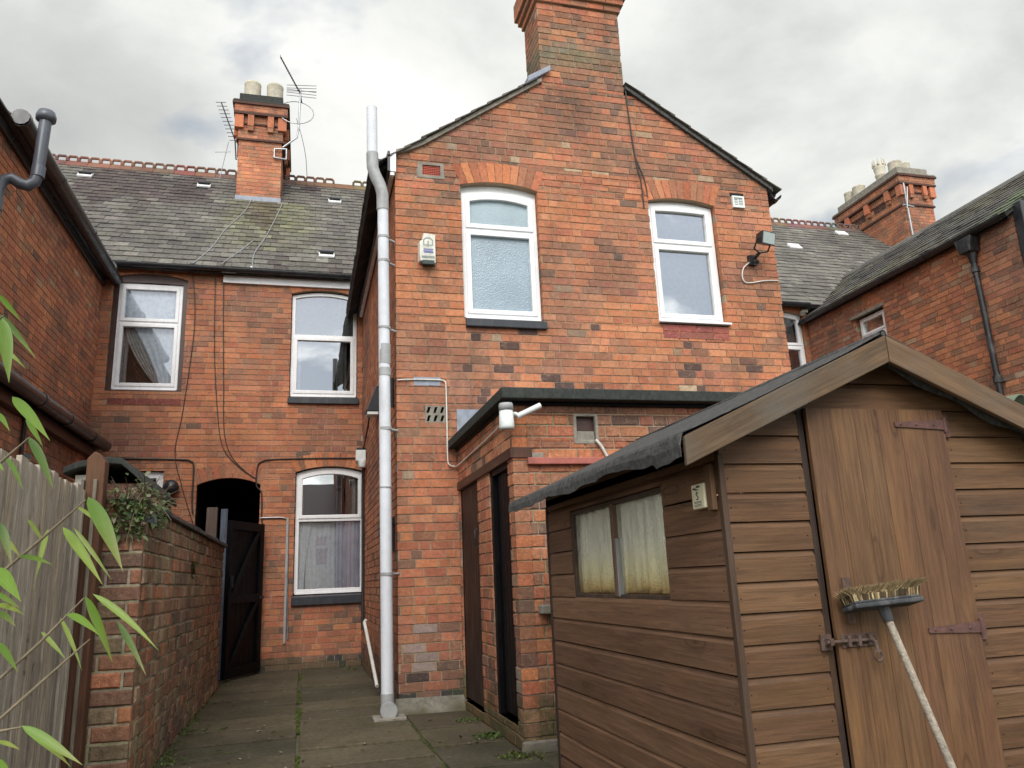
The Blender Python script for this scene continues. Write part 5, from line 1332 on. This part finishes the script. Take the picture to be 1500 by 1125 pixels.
# broom, head up against the door
t=thing('broom',(2.2,2.05,G),'worn broom standing head up against the shed door','broom')
hd=V(1.895,2.30,-.140); ft=V(2.205,1.99,G+.005)
e=V(2.068*2.17/2.3,2.17,-.661*2.17/2.3)
mb=MB(); dirh=(e-hd).normalized(); 
ft=hd+dirh*((G+.01-hd.z)/dirh.z)
pts=[hd+dirh*(.03+ (ft-hd).length*k/8) for k in range(8)]+[ft]
mb.tube(pts,[.0125]*9,12,(.36,.31,.25)); hnd=mb.build('handle',MT['broomwood'],t)
mb=MB(); mb.tube([hd-dirh*.005,hd+dirh*.055],[.021,.0165],12); 
hx=V(.272,.0,.012).normalized(); hn=V(0,-1,.25).normalized(); hz=hx.cross(hn)*-1; hz=hz if hz.z>0 else -hz
FH=(hd,hx,hz,hn)
mb.fbox(FH,-.137,.137,-.008,.008,-.035,.045); mb.fbox(FH,-.13,.13,.008,.018,-.03,.038); mb.build('head',plain('worn_grey_broom_stock',(.035,.037,.042),.75,.5,30,bmp=.5,stain=.7,staincol=(.20,.20,.2)),t,bevel=.005)
mb=MB()
B_=lambda u,n,z:hd+hx*(u+.35*z)+hn*n+hz*z
for (u0_,u1_) in [(-.126+.0252*i,-.126+.0252*(i+1)) for i in range(10)]:
    h_=.034+.006*rnd.random(); mb.shared([B_(u0_,-.026,.014),B_(u1_,-.026,.014),B_(u1_,.032,.014),B_(u0_,.032,.014),B_(u0_,-.018,h_),B_(u1_,-.018,h_),B_(u1_,.030,h_),B_(u0_,.030,h_)],[(0,1,5,4),(2,3,7,6),(4,5,6,7),(0,4,7,3),(1,2,6,5)],(.035,.026,.015))
for i in range(3200):
    u=rnd.uniform(-.128,.128); n=rnd.uniform(-.028,.036); tip=rnd.uniform(.042,.060)+.012*max(0,u/.13)
    lean=.55+.35*(u/.13)+rnd.uniform(-.25,.25); 
    if u<-.10: lean-=.7*rnd.random()
    cc=rnd.choice([(.24,.17,.085),(.30,.22,.115),(.18,.12,.06),(.34,.27,.15)])
    p=hd+hx*u+hz*.014+hn*n
    m1=p+hz*tip*.5+hx*lean*tip*.25; t1=p+hz*(tip*(.92+.14*vn(u,n,6,1)))+hx*lean*tip*(1.1)+hn*rnd.uniform(-.02,.03)
    wv=hx*.0034*rnd.choice((1,-1))
    dk=tuple(x*.22 for x in cc)
    mb.face([p-wv,p+wv,m1+wv,m1-wv],dk if rnd.random()<.7 else cc,0,hz); mb.face([m1-wv,m1+wv,t1],cc,0,hz)
mb.build('bristles',MT['bristle'],t)

# ================================================================== GARDEN WALL, FENCE
gw=thing('garden_wall',(-.95,5.28,G),'old weathered brick garden wall along the left of the yard','wall')
XW,YW=-.95,5.28
def palW(u,v):
    n=vn(u,v,.9,2.7)
    w=[(ORANGE,.14+max(0,n)*.5 if v<.25 else .05),(RED,.05),(DULL,.34),(DARK,.22+max(0,-n)*.3),(BUFF,.34),([(.30,.225,.12),(.26,.19,.105),(.22,.17,.10)],.42 if v>.15 else .25)]
    c=pick(w); f=rnd.uniform(.15,.5)
    return tuple(a*(1-f)+b*f for a,b in zip(c,(.235,.165,.095)))
mb=MB()
top=lambda u:.575
brickwall(mb,FE(XW),G-.03,.53,.0985,lambda v:[(YW+.03,10.42)],palW,depth=.2,bond='header',jit=.014,cham=.007,joint=.014,mort=(.46,.38,.27),voff=G,ragged=.004)
palWe=lambda u,v: pick([(DARK,.5),([(.20,.14,.085),(.24,.17,.10)],.35),(DULL,.25),(ORANGE,.12),(BUFF,.1),(RED,.06)])
brickwall(mb,FS(YW),G-.03,.53,.0985,lambda v:[(-1.42,XW-.001)],palWe,depth=.2,bond='stretcher',jit=.012,cham=.008,joint=.015,mort=(.42,.34,.24),voff=G,ragged=.004)
mb.box(-1.22,XW-.19,YW+.19,10.4,G,.53,(.15,.1,.07),1)
mb.build('wall',[MT['oldbrick'],MT['oldmortar']],gw)
mb=MB(); y=5.75
while y<10.45:
    L=rnd.uniform(.2,.42); 
    mb.hexa([V(XW+.045+rnd.uniform(-.01,.01),y+.004,.53),V(XW+.045,y+L,.53),V(XW+.04,y+L,.572+rnd.uniform(-.008,.008)),V(XW+.03,y+.004,.574),V(-1.3,y,.53),V(-1.3,y+L,.53),V(-1.3,y+L,.60),V(-1.3,y,.60)],(.07*rnd.uniform(.6,1.3),.06,.055),0,Vy); y+=L
mb.build('coping',MT['slate'],gw,bevel=.006)
mb=MB(); mb.hexa([V(-.99,5.22,.50),V(-.90,5.40,.45),V(-.92,5.52,.51),V(-1.08,5.38,.57),V(-.99,5.22,.47),V(-.90,5.40,.42),V(-.92,5.52,.48),V(-1.08,5.38,.54)],(.12,.13,.15)); mb.build('loose_slate',MT['slate'],gw,bevel=.004)

fence=thing('timber_fence',(-1.27,4.0,G),'weathered grey feather edge timber fence on the left','fence')
mb=MB(); y=1.2; i=0
while y<5.17:
    w=rnd.uniform(.105,.135); c=rnd.choice([(.42,.37,.30),(.37,.32,.26),(.46,.40,.32),(.31,.27,.22),(.40,.34,.26)])
    zt=.64+rnd.uniform(-.022,.010); b=min(y+w+.02,5.185)
    mb.hexa([V(-1.255,y,G-.0),V(-1.270,b,G),V(-1.270,b,zt),V(-1.255,y,zt),V(-1.28,y,G),V(-1.278,b,G),V(-1.278,b,zt),V(-1.28,y,zt)],c,0,Vz,(rnd.uniform(0,20),rnd.uniform(0,20)))
    y+=w
fb=mb.build('boards',MT['fence'],fence,bevel=.002)
mb=MB(); 
for z in (-.75,.35): mb.box(-1.34,-1.285,1.2,5.18,z,z+.08,(.13,.11,.09),0,Vy)
mb.build('rail',MT['fence'],fence)
mb=MB()
P=[V(-1.275,5.15,G),V(-1.17,5.15,G),V(-1.17,5.15,.80),V(-1.20,5.15,.845),V(-1.235,5.15,.865),V(-1.275,5.15,.82)]
mb.prism(P,V(0,.1,0),(.105,.045,.026),0,Vz); mb.build('post',MT['post'],fence,bevel=.008)
mb=MB(); mb.box(-1.225,-1.205,5.132,5.149,G,.69,(.2,.17,.13),0,Vz); mb.box(-1.292,-1.277,5.132,5.2,.3,.69,(.2,.18,.15),0,Vz); mb.build('batten',MT['fence'],fence,bevel=.003)

# ivy and dead stems over the end of the wall
def leaf(mb, base, d, up, L, W, col, fold=.25, curl=.3, n=5, tip=None):
    """a lance shaped leaf folded along its midrib and bending down"""
    d=d.normalized(); sd=d.cross(up).normalized(); up=sd.cross(d).normalized()
    uvb=len(mb.v); vs=[]; rows=[]
    for i in range(n+1):
        t=i/n; p=base+d*(L*t)-Vz*(curl*L*t*t)
        w=W*.46*(sin(pi*min(1,t**.66))**1.05 if 0<t<1 else 0.02)
        vs+= [p-sd*w+up*w*fold, p, p+sd*w+up*w*fold]
    for i in range(n):
        for k in (0,1):
            a=i*3+k; rows.append((a,a+1,a+4,a+3))
    b=len(mb.v); mb.v.extend(vs)
    for f in rows:
        mb.f.append(tuple(b+x for x in f)); mb.m.append(0); mb.sm.append(True); tt=((f[0]//3)+.5)/n
        mb.c.append(col if tip is None else tuple(a*(1-tt**2*.75)+b*tt**2*.75 for a,b in zip(col,tip)))
        mb.uv.append([((x//3)/n, (x%3-1)*W*.5) for x in f])
ivy=thing('ivy_plant',(-1.05,5.3,.5),'ivy and dead stems tumbling over the end of the garden wall','ivy')
mb=MB(); tw=MB()
for i in range(430):
    u=rnd.gauss(0,.13); p=V(-1.03+rnd.uniform(-.13,.14),5.40+rnd.uniform(-.20,.42),.60+rnd.gauss(0,.055))
    if rnd.random()<.45: p=V(rnd.uniform(-1.14,-.93),5.25-rnd.uniform(0,.03),rnd.uniform(.36,.60)-.03*rnd.random())
    if rnd.random()<.18: p=V(-.93+rnd.uniform(0,.03),rnd.uniform(5.25,5.8),rnd.uniform(.42,.58))
    c=rnd.choice([(.07,.115,.03),(.10,.16,.045),(.045,.08,.025),(.14,.19,.07),(.22,.23,.13)])
    leaf(mb,p,V(rnd.gauss(.2,.6),rnd.gauss(-.6,.5),rnd.gauss(-.2,.5)),V(rnd.gauss(0,.4),-.4,1),rnd.uniform(.022,.05),rnd.uniform(.02,.04),c,.2,.3,3)
for i in range(230):
    p=V(rnd.uniform(-1.18,-.93),5.28+abs(rnd.gauss(0,.35)),.56); q=p+V(rnd.gauss(0,.07),rnd.gauss(0,.1),rnd.uniform(.02,.17)*(1.1-min(1,abs(p.y-5.35)*1.1)))
    if rnd.random()<.4: q=p+V(rnd.gauss(.03,.05),-.06+rnd.gauss(0,.03),rnd.uniform(-.3,.12)); p=V(p.x,5.24,.58)
    m=(p+q)/2+V(rnd.gauss(0,.02),rnd.gauss(0,.02),rnd.uniform(0,.05))
    c=rnd.choice([(.20,.165,.10),(.12,.09,.06),(.27,.23,.15),(.08,.06,.045)])
    tw.tube([p,m,q],rnd.uniform(.0012,.003),4,c,0,False)
mb.build('leaves',MT['smallleaf'],ivy); tw.build('stems',MT['twig'],ivy)
# brick and soil rubble under the ivy
mb=MB()
for i in range(26):
    p=V(rnd.uniform(-1.2,-1.0),rnd.uniform(5.3,5.9),rnd.uniform(.53,.62)); s=rnd.uniform(.04,.09); c=pick([(DULL,.5),(DARK,.5)])
    mb.box(p.x-s,p.x+s,p.y-s*.7,p.y+s*.7,p.z-s*.5,p.z+s*.45,c,0)
mb.build('rubble',MT['oldbrick'],ivy,bevel=.015)
t=thing('wall_fern',(-.94,7.6,.3),'small green fern growing out of the garden wall face','fern')
mb=MB()
for i in range(34): leaf(mb,V(-.945,7.55+rnd.uniform(-.07,.07),.22+rnd.uniform(-.08,.06)),V(.5,rnd.gauss(0,.5),rnd.gauss(-.1,.5)),Vz,rnd.uniform(.04,.09),.022,rnd.choice([(.03,.07,.015),(.05,.10,.025)]),.2,.4,3)
mb.build('leaves',MT['smallleaf'],t)

# outhouse behind the wall
t=thing('neighbour_outhouse',(-1.8,8.0,G),'tiny felt roofed outhouse behind the garden wall','outhouse')
mb=MB(); mb.box(-2.0,-1.80,7.75,9.2,G,1.08,mat=0); mb.box(-1.80,-1.40,7.76,9.2,G,1.0,(.16,.08,.06),1); mb.build('wall',[MT['render'],MT['oldbrick']],t)
mb=MB(); 
pr=[(-2.07,1.13),(-1.95,1.185),(-1.72,1.225),(-1.60,1.215),(-1.47,1.10),(-1.36,.98)]
P=[V(x,7.6,z) for x,z in pr]+[V(x,7.6,z-.06) for x,z in pr[::-1]]
mb.prism(P[::-1] if False else P,V(0,1.7,0)); mb.build('roof',MT['feltgreen'],t,bevel=.01)
mb=MB(); mb.box(-2.35,-2.14,7.5,7.56,.98,1.10); mb.build('slab',MT['lead'],t)

# ================================================================== BAMBOO
bam=thing('bamboo_plant',(-1.05,1.3,G),'bamboo with long drooping green leaves at the left edge','bamboo')
def A(x,y,d): return at(x,y,d)
leaves=[((129,728),(180,839),24,1.50),((92,772),(150,857),15,1.55),((108,773),(164,851),7,1.62),((18,581),(73,646),17,1.45),((42,640),(78,720),15,1.5),((38,612),(63,655),9,1.52),
((0,765),(17,829),13,1.4),((28,815),(77,828),9,1.5),((-6,832),(31,882),20,1.35),((-8,604),(14,633),10,1.4),((-4,430),(32,472),9,1.5),((0,460),(53,526),10,1.55),((3,466),(13,562),22,1.42),((-4,505),(38,541),8,1.5),
((125,873),(165,972),14,1.52),((136,870),(232,956),11,1.5),((172,910),(214,990),10,1.56),((98,899),(146,932),13,1.5),((-8,868),(30,893),9,1.4),((-5,886),(36,901),8,1.45),((-8,896),(23,918),13,1.4),
((32,1063),(121,1121),15,1.45),((36,1067),(104,1126),11,1.5),((-4,1086),(30,1099),7,1.4),((-10,676),(6,690),9,1.4),((5,790),(30,818),8,1.5),((-12,1112),(20,1150),14,1.4),((-20,700),(-4,760),16,1.4),((70,775),(52,850),8,1.6),((60,925),(98,968),7,1.6),((6,668),(34,720),9,1.62),((112,742),(150,772),6,1.6),((88,905),(120,985),7,1.62),((-5,940),(26,985),11,1.5),((40,760),(66,800),7,1.65)]
mb=MB()
for (b,tp,w,dp) in leaves:
    P0=A(*b,dp); P1=A(*tp,dp+rnd.uniform(-.10,.02)); d=P1-P0; L=d.length
    cu=.16*rnd.uniform(.3,1.2)
    P1c=P1+Vz*cu*L
    vw=-((P0+P1)/2).normalized()
    up=(vw+Vz*rnd.uniform(.1,.5)+Vx*rnd.uniform(-.35,.35)).normalized()
    c=rnd.choice([(.15,.28,.03),(.115,.23,.025),(.18,.33,.04),(.095,.19,.03),(.23,.36,.045)])
    if w<9: c=(.27,.36,.07)
    leaf(mb,P0,P1c-P0,up,(P1c-P0).length,w*dp/F_PX*.88,c,.32,cu,10,tip=rnd.choice([(.30,.34,.06),(.22,.30,.05),(.34,.30,.10)]))
mb.build('leaves',MT['leaf'],bam)
mb=MB()
root=V(-1.25,1.6,-1.1)
for pts in ([(-60,880),(9,833),(60,790),(126,732)],[(-60,1030),(0,994),(60,940),(123,876)],[(-60,1100),(0,1053),(60,1000),(132,936)],[(-40,1080),(0,1071),(32,1065)],[(-50,720),(0,678),(44,640)],[(-40,520),(-5,470),(6,462)],[(-70,900),(-40,620),(-15,500),(-8,430)],[(-70,1130),(-60,1030),(-60,900),(-70,700)]):
    mb.tube([A(x,y,1.5) for x,y in pts],[.0028]*(len(pts)-1)+[.0012],6,(.22,.18,.12))
for k in range(3): mb.tube([V(-1.2-.06*k,1.5+.1*k,G),V(-1.18-.05*k,1.45+.1*k,-.3),A(-60,900-100*k,1.5)],[.008,.006,.003],8,(.2,.22,.06))
mb.build('stems',MT['twig'],bam)

# ================================================================== WEEDS, MOSS AND LITTER
mb=MB()
def tuft(p,h,n,cols,sp=.03):
    for _ in range(n):
        a=rnd.uniform(0,2*pi); leaf(mb,p+V(rnd.gauss(0,sp),rnd.gauss(0,sp),0),V(cos(a)*.6,sin(a)*.6,rnd.uniform(.3,1.2)),Vz,h*rnd.uniform(.4,1.1),h*rnd.uniform(.22,.5),rnd.choice(cols),.2,.4,3)
MC=[(.10,.135,.025),(.13,.17,.035),(.07,.10,.02),(.16,.19,.05)]
def joint(x0,y0,x1,y1,dens,h=.014,sp=.011):
    L=sqrt((x1-x0)**2+(y1-y0)**2)
    for i in range(int(L*dens)):
        t=rnd.random(); x=x0+(x1-x0)*t; y=y0+(y1-y0)*t
        if vn(x,y,1.9,1.5)<-.12: continue
        tuft(V(x,y,G-.010),h*rnd.uniform(.6,1.5),4,MC,sp)
joint(0,4.2,0,11.5,420,.016,.014); joint(0,4.4,0,8.5,120,.02); joint(.90,4.5,.90,7.2,160,.014,.012)
for k in range(14):
    y=5.0+k*.63+.11; joint(-.93,y,0,y,95,.011,.013)
for k in range(12):
    y=4.9+k*.63+.2; joint(0,y,.9,y,80,.011,.013)
joint(-.92,4.6,-.92,10.4,150,.022,.035)
mb.build('moss',MT['smallleaf'],None,kind='stuff'); o=bpy.data.objects['moss']; tag(o,'moss and small grass growing in the paving joints','moss',None,'stuff')
def weed(p,h,n,label,cols,sp=.05,grp=None):
    global mb
    t=thing('weed',(p.x,p.y,p.z),label,'weed',grp); mb=MB(); tuft(p,h,n,cols,sp); mb.build('leaves',MT['smallleaf'],t)
GC=[(.10,.17,.04),(.13,.22,.05),(.07,.12,.03)]
weed(V(1.37,6.0,G),.065,80,'bright leafy weed on the step of the black door',GC,.06)
weed(V(1.37,6.75,G),.045,60,'low weed at the foot of the brown door',GC,.06)
weed(V(1.40,5.26,G),.05,120,'mossy green growth at the outbuilding corner',MC,.07)
weed(V(.80,7.42,G),.05,22,'small weed behind the soil pipe foot',GC,.04)
weed(V(-.89,6.2,G),.05,90,'low weeds at the near foot of the garden wall',GC+MC,.08)
weed(V(-.90,7.4,G),.05,70,'low weeds midway along the garden wall foot',GC+MC,.07)
weed(V(-.62,7.4,G),.05,16,'isolated weed among the slabs near the garden wall',GC,.03)
weed(V(-.88,10.6,G),.05,26,'weed at the bottom corner of the black gate',MC,.06)
weed(V(.70,11.6,G),.05,26,'weed below the ground floor window by the wing',MC,.06)
mb=MB()
for i in range(150):
    x=rnd.uniform(-.85,1.35); y=rnd.uniform(5.4,11.6); s=rnd.uniform(.008,.028)
    a=rnd.uniform(0,pi); c=rnd.choice([(.05,.035,.02),(.12,.085,.045),(.3,.27,.22),(.2,.16,.09)])
    leaf(mb,V(x,y,G+.004),V(cos(a),sin(a),.1),Vz,s*2,s,c,.4,.1,3)
tag(mb.build('leaf_litter',MT['twig'],None),'scattered dead leaves and bits on the paving','leaf litter',None,'stuff')

# house behind the viewer, seen as a reflection in the ground floor window
oh=thing('rendered_house',(0,-12,G),'cream rendered house reflected in the ground floor window','house')
mb=MB(); mb.box(-6,1.42,-16,-12,G,2.95); mb.build('wall',MT['render'],oh)
mb=MB(); mb.prism([V(-6.3,-11.6,2.95),V(1.44,-11.6,2.95),V(1.44,-14,4.8),V(-6.3,-14,4.8)],V(0,-.1,-.1)); mb.build('roof',MT['brownpaint'],oh)
FO=(V(0,-12,0),-Vx,Vz,Vy)
for a,b in ((.0,.0),):
    w=window(oh,FO,-1.2,-.5,.9,2.3,0,trans=1.75,inset=.04,room=0)
    mb=MB(); mb.fbox(FO,-1.15,-.55,.95,2.25,-.01,.006); mb.build('blind',MT['room'],w)

t=thing('brick_house',(4,-12,G),'tall dark brick house behind the yard seen only in window reflections','house')
mb=MB(); mb.box(1.46,8,-16,-11,G,6.5,(.2,.08,.05)); mb.build('wall',MT['oldbrick'],t)
mb=MB(); mb.prism([V(1.3,-10.7,6.5),V(8.2,-10.7,6.5),V(8.2,-13.5,8.6),V(1.3,-13.5,8.6)],V(0,-.1,-.1)); mb.build('roof',MT['brownpaint'],t)
# ================================================================== LIGHT
sun=bpy.data.lights.new('sun','SUN'); so=bpy.data.objects.new('sun',sun); COL.objects.link(so)
tosun=V(-.20,-.82,.78).normalized()
sun.energy=2.3; sun.angle=radians(35); sun.color=(1,.965,.91)
so.rotation_euler=tosun.to_track_quat('Z','Y').to_euler(); so.location=(0,0,20)
el=math.asin(tosun.z); az=atan2(tosun.x,tosun.y)
w=bpy.data.worlds.new('World'); SC.world=w; w.use_nodes=True
k=N(w); bg=k.n['Background']
sky=k.add('ShaderNodeTexSky',sky_type='NISHITA'); sky.sun_disc=False; sky.sun_elevation=el; sky.sun_rotation=az; sky.air_density=1.2; sky.dust_density=1.5
tc=k.add('ShaderNodeTexCoord').outputs['Generated']
sep=k.add('ShaderNodeSeparateXYZ'); k.link(tc,sep.inputs[0])
zz=k.math('ADD',k.math('MAXIMUM',sep.outputs[2],0.0),.32)
cmb=k.add('ShaderNodeCombineXYZ'); k.link(k.math('DIVIDE',sep.outputs[0],zz),cmb.inputs[0]); k.link(k.math('DIVIDE',sep.outputs[1],zz),cmb.inputs[1])
n1=k.noise(k.mapping(cmb.outputs[0],(1,1,1),(6.3,3.4,0)),1.15,8,.55,.35)
n2=k.noise(k.mapping(cmb.outputs[0],(1,1,1),(9.1,4.7,2)),2.3,7,.55,.4)
cl=k.ramp(k.math('ADD',k.math('MULTIPLY',n1,.7),k.math('MULTIPLY',n2,.3)),[(0.39,(1.05,1.05,1.02)),(0.46,(.92,.93,.90)),(0.53,(.71,.725,.705)),(0.66,(.49,.505,.50))])
# brighter, more broken cloud behind the viewer where the sun stands
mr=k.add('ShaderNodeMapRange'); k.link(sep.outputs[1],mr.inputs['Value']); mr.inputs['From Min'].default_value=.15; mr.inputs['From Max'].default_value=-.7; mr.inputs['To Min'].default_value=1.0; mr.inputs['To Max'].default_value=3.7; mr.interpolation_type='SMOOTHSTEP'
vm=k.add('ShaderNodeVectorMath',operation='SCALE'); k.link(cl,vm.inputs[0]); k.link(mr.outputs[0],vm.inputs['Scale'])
skyc=k.add('ShaderNodeVectorMath',operation='SCALE'); k.link(sky.outputs[0],skyc.inputs[0]); skyc.inputs['Scale'].default_value=.14
hole=k.ramp(k.noise(k.mapping(cmb.outputs[0],(1,1,1),(5.5,2.2,7)),1.6,6,.55,.3),[(0.55,0.0),(0.66,.8)])
mb2=k.add('ShaderNodeMapRange'); k.link(sep.outputs[1],mb2.inputs['Value']); mb2.inputs['From Min'].default_value=-.1; mb2.inputs['From Max'].default_value=-.8; mb2.inputs['To Min'].default_value=0; mb2.inputs['To Max'].default_value=.8
hole=k.math('MINIMUM',k.math('ADD',hole,k.math('MULTIPLY',mb2.outputs[0],k.ramp(n2,[(.42,0.0),(.52,1.0)]))),1.0)
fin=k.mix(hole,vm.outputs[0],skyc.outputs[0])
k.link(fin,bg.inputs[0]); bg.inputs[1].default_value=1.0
SC.view_settings.view_transform='Standard'; SC.view_settings.look='None'; SC.view_settings.exposure=0; SC.view_settings.gamma=1
SC.cycles.use_denoising=True
SC.cycles.max_bounces=8; SC.cycles.transparent_max_bounces=12
